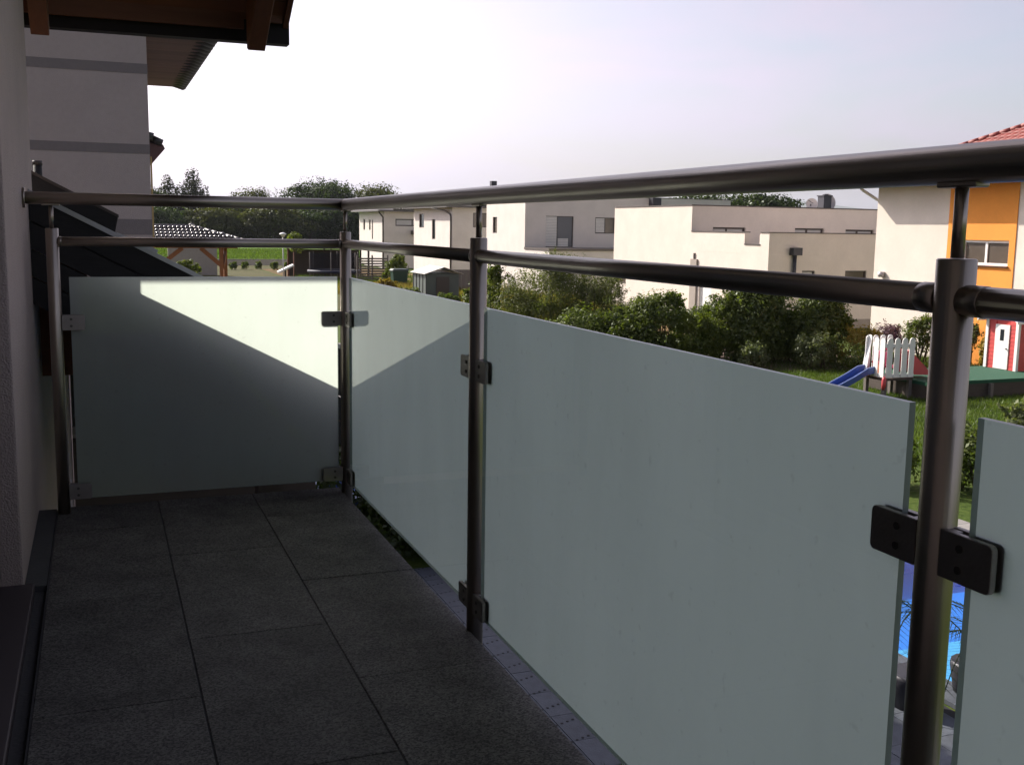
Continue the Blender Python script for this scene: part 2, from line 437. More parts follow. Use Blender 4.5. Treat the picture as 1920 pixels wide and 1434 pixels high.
M['pane_blue'] = mat("blue_grey_shutter", (0.085, 0.095, 0.115), 0.35, 0, 0.1, 2.0)
M['louvre'] = mat("white_louvre", (0.72, 0.70, 0.66), 0.5, 0, 0.05, 3)
M['white_paint'] = mat("white_painted_wood", (0.80, 0.79, 0.76), 0.5, 0, 0.06, 4, 0.1, 30, (10, 10, 1))
M['red_paint'] = mat("red_painted_wood", (0.50, 0.045, 0.04), 0.55, 0, 0.12, 4, 0.1, 30, perobj=0.08)
M['blue_plastic'] = mat("blue_plastic", (0.045, 0.09, 0.30), 0.35, 0, 0.06, 3)
M['blue_rim'] = mat("blue_plastic_rim", (0.20, 0.26, 0.48), 0.35, 0, 0.06, 3)
M['pink'] = mat("pink_plastic", (0.65, 0.10, 0.20), 0.4, 0, 0.06, 3)
M['red_plastic'] = mat("red_plastic", (0.50, 0.06, 0.07), 0.4, 0, 0.06, 3)
M['green_carpet'] = mat("green_deck_carpet", (0.013, 0.075, 0.04), 0.95, 0, 0.15, 10, 0.4, 80)
M['dark_wood'] = mat("dark_weathered_wood", (0.06, 0.045, 0.035), 0.8, 0, 0.3, 4, 0.2, 30, (1, 1, 8))
M['grey_wood'] = mat("grey_weathered_wood", (0.15, 0.13, 0.115), 0.85, 0, 0.3, 4, 0.2, 30, (8, 8, 1))
M['shed_wall'] = mat("green_grey_shed_sheet", (0.075, 0.095, 0.085), 0.6, 0, 0.15, 3)
M['shed_roof'] = mat("pale_shed_roof", (0.52, 0.49, 0.44), 0.5, 0, 0.1, 3)
M['paving'] = mat("grey_paving_stone", (0.082, 0.094, 0.115), 0.75, 0, 0.42, 10, 0.3, 60, perobj=0.12, blotch=0.15)
M['joint'] = mat("dark_joint", (0.015, 0.015, 0.017), 0.9, 0, 0.1, 5)
M['coping'] = mat("pale_coping_stone", (0.26, 0.245, 0.23), 0.8, 0, 0.2, 6, 0.3, 40, perobj=0.15)
M['liner'] = mat("blue_pool_liner", (0.006, 0.17, 0.60), 0.5, 0, 0.1, 2)
M['liner_light'] = mat("light_blue_pool_step", (0.07, 0.36, 0.66), 0.5, 0, 0.08, 2)
M['soil'] = mat("brown_soil", (0.10, 0.062, 0.04), 0.95, 0, 0.3, 4, 0.6, 20)
M['concrete'] = mat("pale_garden_concrete", (0.48, 0.43, 0.36), 0.9, 0, 0.15, 3, 0.3, 25)
M['bin_green'] = mat("dark_green_bin", (0.015, 0.05, 0.035), 0.4, 0, 0.1, 5)
M['black_net'] = mat("black_net", (0.02, 0.02, 0.022), 0.8, 0, 0.1, 5)
M['pipe_white'] = mat("white_gutter_pipe", (0.72, 0.70, 0.67), 0.35, 0, 0.04, 5)
M['dish'] = mat("grey_dish_metal", (0.45, 0.42, 0.42), 0.5, 0.2, 0.08, 5)
M['chimney_metal'] = mat("dark_chimney_cladding", (0.045, 0.045, 0.055), 0.5, 0.3, 0.1, 5)
M['bark'] = mat("tree_bark", (0.07, 0.05, 0.038), 0.95, 0, 0.3, 8, 0.6, 30, (1, 1, 0.3))
M['stem'] = mat("twig_bark", (0.10, 0.075, 0.05), 0.9, 0, 0.3, 8)
M['sill_metal'] = mat("purple_grey_door_sill", (0.075, 0.06, 0.065), 0.5, 0.3, 0.1, 8)
M['lit_edge'] = mat("painted_lit_edge", (0.45, 0.33, 0.14), 0.8, 0, 0.1, 8)
M['leaf_dark'] = leaf_mat("dark_tree_leaves", (0.014, 0.026, 0.008), (0.045, 0.062, 0.016))
M['leaf_olive'] = leaf_mat("olive_tree_leaves", (0.030, 0.036, 0.009), (0.085, 0.085, 0.022))
M['leaf_conifer'] = leaf_mat("conifer_needles", (0.022, 0.030, 0.013), (0.060, 0.060, 0.028), 0.2)
M['leaf_bush'] = leaf_mat("bush_leaves", (0.030, 0.052, 0.010), (0.155, 0.18, 0.042), 0.40, 1.6)
M['leaf_willow'] = leaf_mat("willow_leaves", (0.05, 0.066, 0.02), (0.17, 0.175, 0.06), 0.35, 1.5)
M['leaf_bright'] = leaf_mat("bright_shrub_leaves", (0.045, 0.075, 0.012), (0.17, 0.19, 0.03), 0.4, 1.5)
M['leaf_red'] = leaf_mat("reddish_leaves", (0.06, 0.022, 0.016), (0.12, 0.05, 0.03), 0.3, 1.0)
M['leaf_yellow'] = leaf_mat("yellow_flower_heads", (0.20, 0.13, 0.015), (0.32, 0.24, 0.04), 0.3, 3.0)
M['leaf_purple'] = leaf_mat("purple_flower_heads", (0.08, 0.035, 0.07), (0.17, 0.09, 0.14), 0.3, 3.0)
M['leaf_pale'] = leaf_mat("pale_green_leaves", (0.07, 0.095, 0.04), (0.17, 0.18, 0.08), 0.35, 2.0)
M['pad'] = mat('dark_blue_pad', (.012, .016, .04), .6)
M['grass_blade'] = leaf_mat("grass_blades", (0.035, 0.065, 0.010), (0.10, 0.135, 0.025), 0.4, 0.6)
M['dry_grass'] = leaf_mat("dry_grass_blades", (0.11, 0.09, 0.025), (0.24, 0.17, 0.055), 0.4, 0.25)
M['lawn'] = grass_ground_mat("lawn_ground", (0.030, 0.050, 0.010), (0.055, 0.085, 0.016), (0.09, 0.105, 0.03), 0.35, 9)
M['field'] = grass_ground_mat("field_grass", (0.060, 0.125, 0.012), (0.085, 0.16, 0.018), (0.12, 0.19, 0.03), 0.05, 1.2)
M['weeds'] = grass_ground_mat("dry_weed_ground", (0.07, 0.06, 0.02), (0.13, 0.085, 0.035), (0.20, 0.12, 0.06), 0.25, 3)
M['bounce_paving'] = mat('unseen_grey_paving', (.13, .125, .12), .9, 0, .15, 4, .3, 40)
M['rough'] = grass_ground_mat('rough_grass_ground', (.045, .05, .016), (.075, .075, .028), (.12, .095, .045), .3, 3)
M['hill'] = mat("hill_woodland", (0.05, 0.07, 0.05), 0.95, 0, 0.3, 0.01)

def water_mat():
    m, n, l, out = new_mat("pool_water")
    tr = n.new("ShaderNodeBsdfTransparent"); tr.inputs["Color"].default_value = (0.80, 0.95, 1.0, 1)
    g = n.new("ShaderNodeBsdfGlossy"); g.inputs["Roughness"].default_value = 0.02
    tc = n.new("ShaderNodeTexCoord"); nz = n.new("ShaderNodeTexNoise"); nz.inputs["Scale"].default_value = 4; nz.inputs["Detail"].default_value = 3
    l.new(tc.outputs["Object"], nz.inputs["Vector"])
    b = n.new("ShaderNodeBump"); b.inputs["Strength"].default_value = 0.25; b.inputs["Distance"].default_value = 0.03
    l.new(nz.outputs["Fac"], b.inputs["Height"]); l.new(b.outputs["Normal"], g.inputs["Normal"])
    ms = n.new("ShaderNodeMixShader"); l.new(fresnel_front(n, l, 1.33), ms.inputs[0]); l.new(tr.outputs[0], ms.inputs[1]); l.new(g.outputs[0], ms.inputs[2])
    l.new(ms.outputs[0], out.inputs["Surface"])
    return m
M['water'] = water_mat()

# ------------------------------------------------------------------ ground, field, hills
PX0, PX1, PY0, PY1 = 7.75, 12.0, 6.6, 12.6          # pool opening
def frame_sheet(mb, x0, x1, y0, y1, hx0, hx1, hy0, hy1, z):
    mb.quad((x0, y0, z), (x1, y0, z), (x1, hy0, z), (x0, hy0, z))
    mb.quad((x0, hy1, z), (x1, hy1, z), (x1, y1, z), (x0, y1, z))
    mb.quad((x0, hy0, z), (hx0, hy0, z), (hx0, hy1, z), (x0, hy1, z))
    mb.quad((hx1, hy0, z), (x1, hy0, z), (x1, hy1, z), (hx1, hy1, z))
g = MB(); frame_sheet(g, -8900, 13900, -3900, 11900, PX0, PX1, PY0, PY1, 0)
tag(g.build("ground", M['lawn']), "green lawn and garden ground reaching to the trees", None, None, 'structure')
g = MB(); g.quad((-60, 119, .01), (90, 119, .01), (110, 262, .01), (-80, 262, .01))
tag(g.build("field", M['field']), "bright green open field before the distant trees", None, None, 'structure')
g = MB(); g.quad((14, 40, .008), (27.6, 40, .008), (27.6, 108, .008), (15, 108, .008))
tag(g.build("weedy_plot", M['weeds']), "dry weedy plot in front of the white houses", None, None, 'structure')
g = MB(); g.quad((.6, 17.5, .006), (9, 17.5, .006), (9, 40, .006), (.6, 40, .006)); g.quad((.6, 12.94, .006), (2.4, 12.94, .006), (2.4, 17.5, .006), (.6, 17.5, .006))
tag(g.build('added_paving', M['bounce_paving']), 'unseen grey paving added over the lawn beside the banded house', None, None, 'structure')  # unseen paving, added so less green light bounces up to the soffit
g = MB(); g.quad((1.5, 56, .007), (13.9, 56, .007), (14.9, 117.5, .007), (-3, 117.5, .007)); g.quad((14.95, 108.1, .007), (27.6, 108.1, .007), (27.6, 117.5, .007), (14.95, 117.5, .007))
tag(g.build('rough_grass', M['rough']), 'rough brownish grass before the garden wall', None, None, 'structure')
g = MB(); g.quad((13.2, 30.4, .012), (20, 28.6, .012), (24.6, 28.4, .012), (25.6, 31.5, .012)); g.quad((13.2, 30.4, .012), (25.6, 31.5, .012), (22, 34.5, .012), (12.6, 36.5, .012))
tag(g.build('planting_bed', M['soil']), 'dark soil bed under the hedge of garden bushes', None, None, 'structure')
# distant hills
g = MB()
rng = random.Random(3)
def hillz(x): return 38 + 26 * math.sin(x * 0.0021 - 1.9) + 14 * math.sin(x * 0.0057 - 1) + 5 * math.sin(x * 0.017)
hv = []; NX = 90
for i in range(NX):
    x = -2200 + i * 5600 / (NX - 1)
    for j, (yy, k) in enumerate(((1900, 0), (2150, .7), (2400, 1), (2900, .3))):
        hv.append((x * 3.4, (yy - 0.10 * abs(x)) * 3.4, max(0.1, hillz(x)) * 3.3 * k - 1))
hf = [(i * 4 + j, (i + 1) * 4 + j, (i + 1) * 4 + j + 1, i * 4 + j + 1) for i in range(NX - 1) for j in range(3)]
g.add(hv, hf, True)
tag(g.build("hills", M['hill']), "low blue wooded hills on the horizon", None, None, 'structure')

# ------------------------------------------------------------------ balcony
ZB = 3.4
XR, YF = 0.874, 4.011
g = MB(); g.box(-0.226, 0.822, -2.6, 4.075, ZB - 0.22, ZB - 0.022); g.box(-0.166, 0.822, -2.6, 4.07, ZB - 0.0218, ZB - 0.0035)
floor = tag(g.build("balcony_floor", M['slab']), "balcony floor of dark granite tiles with narrow joints", None, None, 'structure')
strips = [((0.5235, 0.8605), 3.741), ((0.1795, 0.5225), 3.378), ((-0.1625, 0.1785), 3.760)]
J = 0.0012
tile_cache = {}
rng = random.Random(5)
for (x0, x1), ystart in strips:
    y = ystart + 0.7225
    while y > -2.0:
        ya, yb = y - 0.7225, min(y, 4.095)
        if ya < 4.05:
            w, ln = x1 - x0 - 2 * J, yb - ya - 2 * J
            key = (round(w, 3), round(ln, 3))
            if key not in tile_cache:
                b = bmesh.new(); bmesh.ops.create_cube(b, size=1)
                bmesh.ops.scale(b, vec=(w, ln, 0.02), verts=b.verts)
                bmesh.ops.bevel(b, geom=[e for e in b.edges], offset=0.0016, segments=1, affect='EDGES')
                me = bpy.data.meshes.new("tile"); b.to_mesh(me); b.free(); me.materials.append(M['tile']); tile_cache[key] = me
            inst("tile", tile_cache[key], floor, ((x0 + x1) / 2, (ya + yb) / 2, ZB - 0.0105 + rng.uniform(-.0006, .0006)),
                 (rng.uniform(-.0006, .0006), rng.uniform(-.001, .001), 0))
        y -= 0.7225
g = MB(); g.box(-0.2262, -0.168, 3.215, 4.09, ZB - 0.0215, ZB - 0.004)
g.build("skirting", M['slab'], floor)

# ---- railing
rail = thing("balcony_railing", (XR, YF, ZB - 0.2), "brushed steel balcony railing with frosted glass panels around the dark tiled floor", "railing")
RZ, MZ, GT, GB_ = ZB + 1.1, ZB + 0.9545, ZB + 0.8325, ZB + 0.05
posts = [(XR, YF), (XR, 2.495), (XR, 0.92), (XR, -0.655), (-0.14, YF)]
# top rail, mitred at the corner
g = MB(); g.tube([(XR, -2.2, RZ), (XR, YF - .0001, RZ), ], 0.0215, 28)
g.build("handrail", M['steel_y'], rail)
g = MB(); g.tube([(-0.222, YF, RZ), (XR + .021, YF, RZ)], 0.021, 28)
g.build("handrail", M['steel_x'], rail)
g = MB(); g.sphere((XR, YF, RZ), .0218, n=20, m=12)
g.build("handrail_elbow", M['steel'], rail)
g = MB(); g.tube([(-0.2262, YF, RZ), (-0.218, YF, RZ)], 0.034, 24)
g.build("wall_flange", M['steel'], rail)
# mid rails between posts with sleeves
def midrail(p, q):
    p, q = Vector((p[0], p[1], MZ)), Vector((q[0], q[1], MZ))
    t = (q - p).normalized()
    a = MB(); a.tube([p + t * .018, q - t * .018], 0.0165, 20)
    o = a.build("mid_rail", M['steel_x' if abs(t.x) > .5 else 'steel_y'], rail)
    for c, d in ((p, t), (q, -t)):
        ln = .046 if abs(c.y - .92) < .01 else .028
        s = MB(); s.tube([c + d * .017, c + d * ln, c + d * (ln + .0012)], [0.0172, 0.0172, 0.0166], 24)
        s.build("sleeve", M['steel'], o)
midrail(posts[1], posts[0]); midrail(posts[2], posts[1]); midrail(posts[3], posts[2]); midrail(posts[4], posts[0])
b_clamp = None
def rounded_plate(w, h, d, r=0.007):
    """clamp jaw lying in the local XZ plane, thickness along Y"""
    pts = []
    for cx, cz, a0 in ((w - r, r, -90), (w - r, h - r, 0), (0, h, None), (0, 0, None)):
        if a0 is None: pts.append((cx, cz)); continue
        for k in range(4):
            a = R(a0 + 30 * k); pts.append((cx + r * math.cos(a), cz + r * math.sin(a)))
    return pts
for (px, py) in posts:
    g = MB(); g.tube([(px, py, ZB - 0.19), (px, py, MZ + .043), (px, py, MZ + .0445)], [0.0212, 0.0212, 0.0195], 28)
    post = g.build("post", M['steel'], rail)
    g = MB(); g.tube([(px, py, MZ + .045), (px, py, RZ - .024)], 0.0072, 16)
    g.build("stem", M['steel'], post)
    along_y = not (px < 0)
    g = MB()
    n = 9
    top = []
    for k in range(n):
        u = -0.029 + 0.058 * k / (n - 1)
        top.append(u)
    if along_y: g.obox((px, py, RZ - .0215), (0.010, 0, 0), (0, .029, 0), (0, 0, .0035))
    else: g.obox((px, py, RZ - .0215), (.029, 0, 0), (0, 0.010, 0), (0, 0, .0035))
    g.build("saddle_bracket", M['steel'], post, bevel=0.002)
# glass panels: clear inner face, sandblasted outer face
def panel(x0, y0, x1, y1, label=None):
    d = Vector((x1 - x0, y1 - y0, 0)); t = d.normalized()
    nrm = Vector((t.y, -t.x, 0))          # outward side set so it points away from the balcony
    c = Vector(((x0 + x1) / 2, (y0 + y1) / 2, 0))
    if nrm.dot(c - Vector((0.3, 1.5, 0))) < 0: nrm = -nrm
    h = 0.0045
    P = [Vector((x0, y0, 0)), Vector((x1, y1, 0))]
    a = MB()
    ins = [P[0] - nrm * h, P[1] - nrm * h]; ous = [P[0] + nrm * h, P[1] + nrm * h]
    Z = lambda v, z: (v.x, v.y, z)
    a.cur = 0; a.quad(Z(ins[0], GB_), Z(ins[1], GB_), Z(ins[1], GT), Z(ins[0], GT))
    a.cur = 1; a.quad(Z(ous[1], GB_), Z(ous[0], GB_), Z(ous[0], GT), Z(ous[1], GT))
    a.cur = 2
    a.quad(Z(ins[0], GT), Z(ins[1], GT), Z(ous[1], GT), Z(ous[0], GT))
    a.quad(Z(ous[0], GB_), Z(ous[1], GB_), Z(ins[1], GB_), Z(ins[0], GB_))
    a.quad(Z(ous[0], GB_), Z(ins[0], GB_), Z(ins[0], GT), Z(ous[0], GT))
    a.quad(Z(ins[1], GB_), Z(ous[1], GB_), Z(ous[1], GT), Z(ins[1], GT))
    # weld shared corners so the box is closed and its normals agree
    o = a.build("glass_panel", [M['clear'], M['frost'], M['edge']], rail)
    b = bmesh.new(); b.from_mesh(o.data); bmesh.ops.remove_doubles(b, verts=b.verts, dist=1e-5); bmesh.ops.recalc_face_normals(b, faces=b.faces); b.to_mesh(o.data); b.free()
    if label: o["label"] = label
    return o
panel(-0.092, YF, 0.842, YF, "frosted glass panel lit white by the sun in its upper right part")
panel(XR, 2.548, XR, 3.935, "frosted glass panel mirroring the bright corner")
panel(XR, 0.972, XR, 2.437, "longest visible frosted glass panel, in shade")
panel(XR, -0.60, XR, 0.868, "frosted glass panel cut by the right edge of the picture")
# clamps: a pair of jaws and two bolts on each side of each post, two heights
def clamp(px, py, dx, dy, z):
    t = Vector((dx, dy, 0)); nrm = Vector((dy, -dx, 0))
    if nrm.dot(Vector((0.3, 1.5, 0)) - Vector((px, py, 0))) < 0: nrm = -nrm      # inwards
    w, h = 0.075, 0.054
    pts = rounded_plate(w, h, 0)
    a = MB()
    o0 = Vector((px, py, z - h / 2)) + t * 0.019
    for s0, s1 in ((0.0050, 0.0135), (-0.0135, -0.0050)):
        a.prism([o0 + t * u + Vector((0, 0, v)) + nrm * s0 for u, v in pts], nrm * (s1 - s0))
    a.obox(o0 + t * 0.008 + Vector((0, 0, h / 2)), t * 0.008, nrm * 0.0048, (0, 0, h / 2 - .001))
    o = a.build("clamp", M['clamp'], rail, bevel=0.0012)
    bb = MB()
    for v in (h * .28, h * .72):
        c = o0 + t * 0.030 + Vector((0, 0, v))
        bb.tube([c + nrm * 0.0130, c + nrm * 0.0152], 0.0046, 14)
    bb.build("bolt_heads", M['bolt'], o)
for z in (ZB + 0.676, ZB + 0.076):
    clamp(XR, 3.985, 0, -1, z); clamp(XR, YF, -1, 0, z); clamp(-0.14, YF, 1, 0, z)
    for py in (2.495, 0.92):
        clamp(XR, py, 0, 1, z); clamp(XR, py, 0, -1, z)
    clamp(XR, -0.655, 0, 1, z)

# ------------------------------------------------------------------ own house (left edge and overhead)
WX, WE = -0.227, 4.66
house = thing("house", (-4.6, -1, 0), "own house with rough render wall along the left edge and timber eave overhead", "house")
g = MB(); g.box(-9, WX, -7, WE, 0, ZB - 0.23); g.build("wall", M['own_wall'], house)
g = MB(); g.box(-0.52, WX, 3.212, WE, ZB - .228, 5.62); g.build("wall", M['own_wall'], house, bevel=0.006)
g = MB(); g.box(-9, -0.522, 3.0, WE - .002, ZB - .228, 5.62); g.build("wall", M['own_wall'], house)
g = MB(); g.box(-9, WX, -7, 0.70, ZB - .228, 5.62); g.build("wall", M['own_wall'], house)
g = MB(); g.box(-9, WX + .0, 0.702, 3.21, 5.55, 5.62); g.build("lintel", M['own_wall'], house)
g = MB()
for y0, y1, z0, z1 in ((3.13, 3.208, ZB + .03, 5.548), (0.704, 0.782, ZB + .03, 5.548), (0.784, 3.128, 5.46, 5.548), (1.92, 2.0, ZB + .1, 5.458), (0.784, 3.128, ZB + .03, ZB + .1)):
    g.box(-0.38, -0.285, y0, y1, z0, z1)
door = g.build("door_frame", M['frame_dark'], house)
g = MB(); g.box(-0.34, -0.33, 0.78, 3.13, ZB + .09, 5.47); g.build("door_pane", M['pane'], door)
g = MB(); g.box(-0.40, -0.198, 0.706, 3.206, ZB - .02, ZB + 0.008); g.build("door_sill", M['sill_metal'], house, bevel=0.004)
g = MB(); g.box(-8.9, -0.6, -6.9, 2.99, ZB - .1, ZB - .05); g.build("room_floor", M['soffit_dark'], house)
# roof: eave at the far end, rising towards the viewer
PITCH = R(30); tp = math.tan(PITCH)
EY, EZ = 5.15, 5.335
def rz(y): return EZ + (EY - y) * tp
RX0, RX1, RYR = -9.6, 0.858, -1.2
g = MB()
g.prism([(RX0, EY, rz(EY) + .03), (RX0, RYR, rz(RYR) + .03), (RX0, RYR, rz(RYR) + .17), (RX0, EY, rz(EY) + .13)], (RX1 - RX0, 0, 0))
zr = rz(RYR)
g.prism([(RX0, RYR, zr + .03), (RX0, -7.6, zr + .03 - 6.4 * tp), (RX0, -7.6, zr + .17 - 6.4 * tp), (RX0, RYR, zr + .17)], (RX1 - RX0, 0, 0))
roof = g.build("roof", M['roof_dark'], house)
g = MB()                                          # gable filling under the roof
g.prism([(-9, -7, 5.622), (-9, WE, 5.622), (-9, WE, rz(WE) + .0), (-9, RYR, zr + .0), (-9, -7, zr - 5.8 * tp)], (9 + WX, 0, 0))
g.build("gable_wall", M['own_wall'], house)
# soffit boards run across the slope between the rafters
bw = 0.137
k = 0
yb = EY
me_b = None
cs, sn = math.cos(PITCH), math.sin(PITCH)
bm_mb = MB(); bm_mb.box(WX + .004, RX1 - .022, -bw / 2 + .002, bw / 2 - .002, -0.009, 0.009)
me_b = bm_mb.mesh("soffit_board", M['soffit_brown'])
for k in range(46):
    yc = EY - (k + .5) * bw * cs
    inst("soffit_board", me_b, roof, (0, yc, rz(yc) + .012), (-PITCH, 0, 0))
# boards further left, over the house corner
bm_mb = MB(); bm_mb.box(-2.4, WX, -bw / 2 + .002, bw / 2 - .002, -0.009, 0.009)
me_b2 = bm_mb.mesh("soffit_board", M['soffit_brown'])
for k in range(5):
    yc = EY - (k + .5) * bw * cs
    if yc - bw > WE - .1: inst("soffit_board", me_b2, roof, (0, yc, rz(yc) + .012), (-PITCH, 0, 0))
def rafter(x0, x1, yt):
    g = MB()
    dp = 0.19
    g.prism([(x0, yt, rz(yt) - .002), (x0, yt, rz(yt) - dp * .98), (x0, yt - .035, rz(yt - .035) - dp / cs), (x0, RYR, rz(RYR) - dp / cs), (x0, RYR, rz(RYR) - .002)], (x1 - x0, 0, 0))
    g.build("rafter", M['rafter'], roof, bevel=0.004)
rafter(0.662, 0.738, 5.06)
rafter(-0.222, -0.15, 5.06)
g = MB()                                          # verge board closing the right roof edge
g.prism([(RX1 - .02, EY, rz(EY) - .02), (RX1 - .02, RYR, rz(RYR) - .02), (RX1 - .02, RYR, rz(RYR) + .19), (RX1 - .02, EY, rz(EY) + .14)], (.024, 0, 0))
g.build("verge_board", M['rafter'], roof)
g = MB(); g.box(-2.38, .658, EY - .045, EY - .02, 5.292, 5.372); g.box(.742, RX1 - .03, EY - .045, EY - .02, 5.33, 5.372); g.build("fascia", M['soffit_brown'], roof)
g = MB()                                          # square gutter with an end cap and a lip
gy0, gy1, gz0, gz1 = EY + .004, EY + .078, 5.245, 5.355
g.box(-2.4, RX1 + .01, gy0, gy0 + .004, gz0, gz1 + .01); g.box(-2.4, RX1 + .01, gy1 - .004, gy1, gz0, gz1)
g.box(-2.4, RX1 + .01, gy0 + .004, gy1 - .004, gz0, gz0 + .004)
g.box(RX1 + .006, RX1 + .0105, gy0 + .004, gy1 - .004, gz0 + .004, gz1 - .002)
g.tube([(-2.4, gy1 + .002, gz1 + .004), (RX1 + .01, gy1 + .002, gz1 + .004)], .008, 10)
g.tube([(-2.4, gy0 - .001, gz1 + .012), (RX1 + .01, gy0 - .001, gz1 + .012)], .006, 10)
g.build("gutter", M['gutter'], roof)

# ------------------------------------------------------------------ lean-to roof beside the balcony
LY = 4.335
def lz(x): return 4.42 - 0.523 * x
lean = thing("lean_to_roof", (0.3, 5.2, 2.4), "black lean-to roof with grey metal verge flashing sloping down beyond the far railing", "roof")
for k, (o0, o1) in enumerate(((.014, .112), (.117, .215), (.220, .318), (.323, .421))):      # lapped boards following the slope
    g = MB(); yb_ = LY + .002 + .004 * k
    g.prism([(-.2255, yb_, lz(-.2255) - o0), (1.7, yb_, lz(1.7) - o0), (1.7, yb_, lz(1.7) - o1), (-.2255, yb_, lz(-.2255) - o1)], (0, .018, 0))
    g.build("gable_board", M['black_board'], lean)
g = MB(); g.prism([(-.2255, LY + .036, lz(-.2255) - .012), (1.7, LY + .036, lz(1.7) - .012), (1.7, LY + .036, lz(1.7) - .12), (-.2255, LY + .036, lz(-.2255) - .12)], (0, 4.6, 0))
g.build("deck", M['black_board'], lean)
g = MB()
g.prism([(-.2255, LY - .004, lz(-.2255)), (1.7, LY - .004, lz(1.7)), (1.7, LY - .004, lz(1.7) - .016), (-.2255, LY - .004, lz(-.2255) - .020)], (0, .09, 0))
g.build("flashing", M['flashing'], lean)
g = MB(); g.box(-.2235, -.04, 4.70, 4.84, 3.80, 4.28); g.build("wall_plate", M['rafter'], lean)
g = MB(); g.box(-.22, 1.6, 8.6, 8.75, 0, 3.60); back = g.build("back_wall", M['neigh_wall'], lean)
g = MB(); g.box(-.22, 1.6, 8.53, 8.597, 0, 2.80); g.build("dark_gap_band", M['dark_wood'], back)  # added dark band, its colour gives the darkness under the far glass
g = MB(); g.box(-.30, -.232, WE + .003, 8.75, 0, 4.50); g.build("side_wall", M['own_wall'], lean)
g = MB(); g.box(-.215, .5, 8.57, 8.598, 2.9, 3.45); g.build("dark_window", M['pane'], back)
g = MB(); g.box(-.22, .6, 8.54, 8.598, 2.84, 2.895); g.build("window_sill", M['coping'], back)
g = MB(); g.box(.60, .70, 4.48, 4.60, 0, 3.85); g.build("post", M['dark_wood'], lean)
g = MB(); g.bar((-.02, 4.55, 4.10), (1.6, 4.55, 3.30), .08, .12); g.build("beam", M['orange_wood'], lean)
sol = thing("solar_panel", (-.3, 6.4, 4.2), "dark tilted solar panel standing proud on the lean-to roof left of the corner", "solar panel")
def sz(x): return 4.515 - .523 * x
g = MB(); g.prism([(-1.0, 5.95, sz(-1.0)), (.112, 5.95, sz(.112)), (.092, 5.95, sz(.112) - .095), (-1.02, 5.95, sz(-1.0) - .095)], (0, 1.6, 0))
g.build("casing", M['black_board'], sol)
g = MB(); g.prism([(-1.0, 5.945, sz(-1.0) + .004), (.114, 5.945, sz(.114) + .004), (.114, 5.945, sz(.114) - .012), (-1.0, 5.945, sz(-1.0) - .012)], (0, .03, 0))
g.build("frame", M['frame_dark'], sol)
g = MB(); g.bar((.10, 5.97, 4.36), (.30, 5.97, 4.27), .02, .02); g.build("bracket", M['flashing'], sol)
vp = thing("vent_pipe", (-.262, 6.0, 4.2), "slim dark vent pipe standing by the wall edge above the solar panel", "pipe")
g = MB(); g.tube([(-.262, 6.0, 4.25), (-.262, 6.0, 4.715)], .021, 14); g.build("pipe", M['black_board'], vp)
g = MB(); g.tube([(-.262, 6.0, 4.70), (-.262, 6.0, 4.722)], .024, 14); g.build("collar", M['frame_dark'], vp)

# ------------------------------------------------------------------ striped neighbour house at left
nb = thing("neighbour_house", (-4, 17, 0), "grey rendered house with three darker bands behind the far railing", "house")
NXW, NY = 0.557, 12.0
def wall_holes(mb, o, u, L, H, holes, inn, depth):
    """front skin of a wall from o along unit u (length L) and up H, with recessed openings; inn points into the building"""
    o, u, inn = Vector(o), Vector(u), Vector(inn); z = Vector((0, 0, 1))
    us = sorted({0, L, *[h[0] for h in holes], *[h[1] for h in holes]}); zs_ = sorted({0, H, *[h[2] for h in holes], *[h[3] for h in holes]})
    for a, b in zip(us, us[1:]):
        for c, d in zip(zs_, zs_[1:]):
            m_, n_ = (a + b) / 2, (c + d) / 2
            if any(h[0] < m_ < h[1] and h[2] < n_ < h[3] for h in holes): continue
            mb.quad(o + u * a + z * c, o + u * b + z * c, o + u * b + z * d, o + u * a + z * d)
    for a, b, c, d in holes:
        p = [o + u * a + z * c, o + u * b + z * c, o + u * b + z * d, o + u * a + z * d]; q = [t + inn * depth for t in p]
        for i in range(4): mb.quad(p[i], p[(i + 1) % 4], q[(i + 1) % 4], q[i])
def window(parent, o, u, inn, h, depth, fm, pm, mull=(), fw=.06, sill=None):
    """frame, pane and sill set back in an opening h=(u0,u1,z0,z1)"""
    o, u, inn = Vector(o), Vector(u), Vector(inn); z = Vector((0, 0, 1))
    a, b, c, d = h
    f = MB()
    def bar(u0, u1, z0, z1, t=.035):
        f.obox(o + u * (u0 + u1) / 2 + z * (z0 + z1) / 2 + inn * (depth - .02), u * (u1 - u0) / 2, inn * t, z * (z1 - z0) / 2)
    bar(a, a + fw, c, d); bar(b - fw, b, c, d); bar(a + fw, b - fw, c, c + fw); bar(a + fw, b - fw, d - fw, d)
    for m_ in mull:
        bar(a + (b - a) * m_ - fw * .55, a + (b - a) * m_ + fw * .55, c + fw, d - fw, .03)
    fr = f.build("window", fm, parent)
    p = MB(); p.obox(o + u * (a + b) / 2 + z * (c + d) / 2 + inn * depth, u * ((b - a) / 2 - .01), inn * .008, z * ((d - c) / 2 - .01))
    p.build("pane", pm, fr)
    if sill:
        s = MB(); s.obox(o + u * (a + b) / 2 + z * (c - .02) - inn * .02, u * ((b - a) / 2 + .04), inn * .06, z * .018)
        s.build("sill", sill, fr)
    return fr
g = MB(); g.box(-9, NXW, NY, 22.4, 0, 7.08); g.build("wall", M['neigh_wall'], nb)
for z0, z1 in ((5.935, 6.035), (5.125, 5.222), (4.29, 4.452)):
    g = MB(); g.box(-9.004, NXW + .003, NY - .004, NY + 3, z0, z1); g.build("band", M['band'], nb)
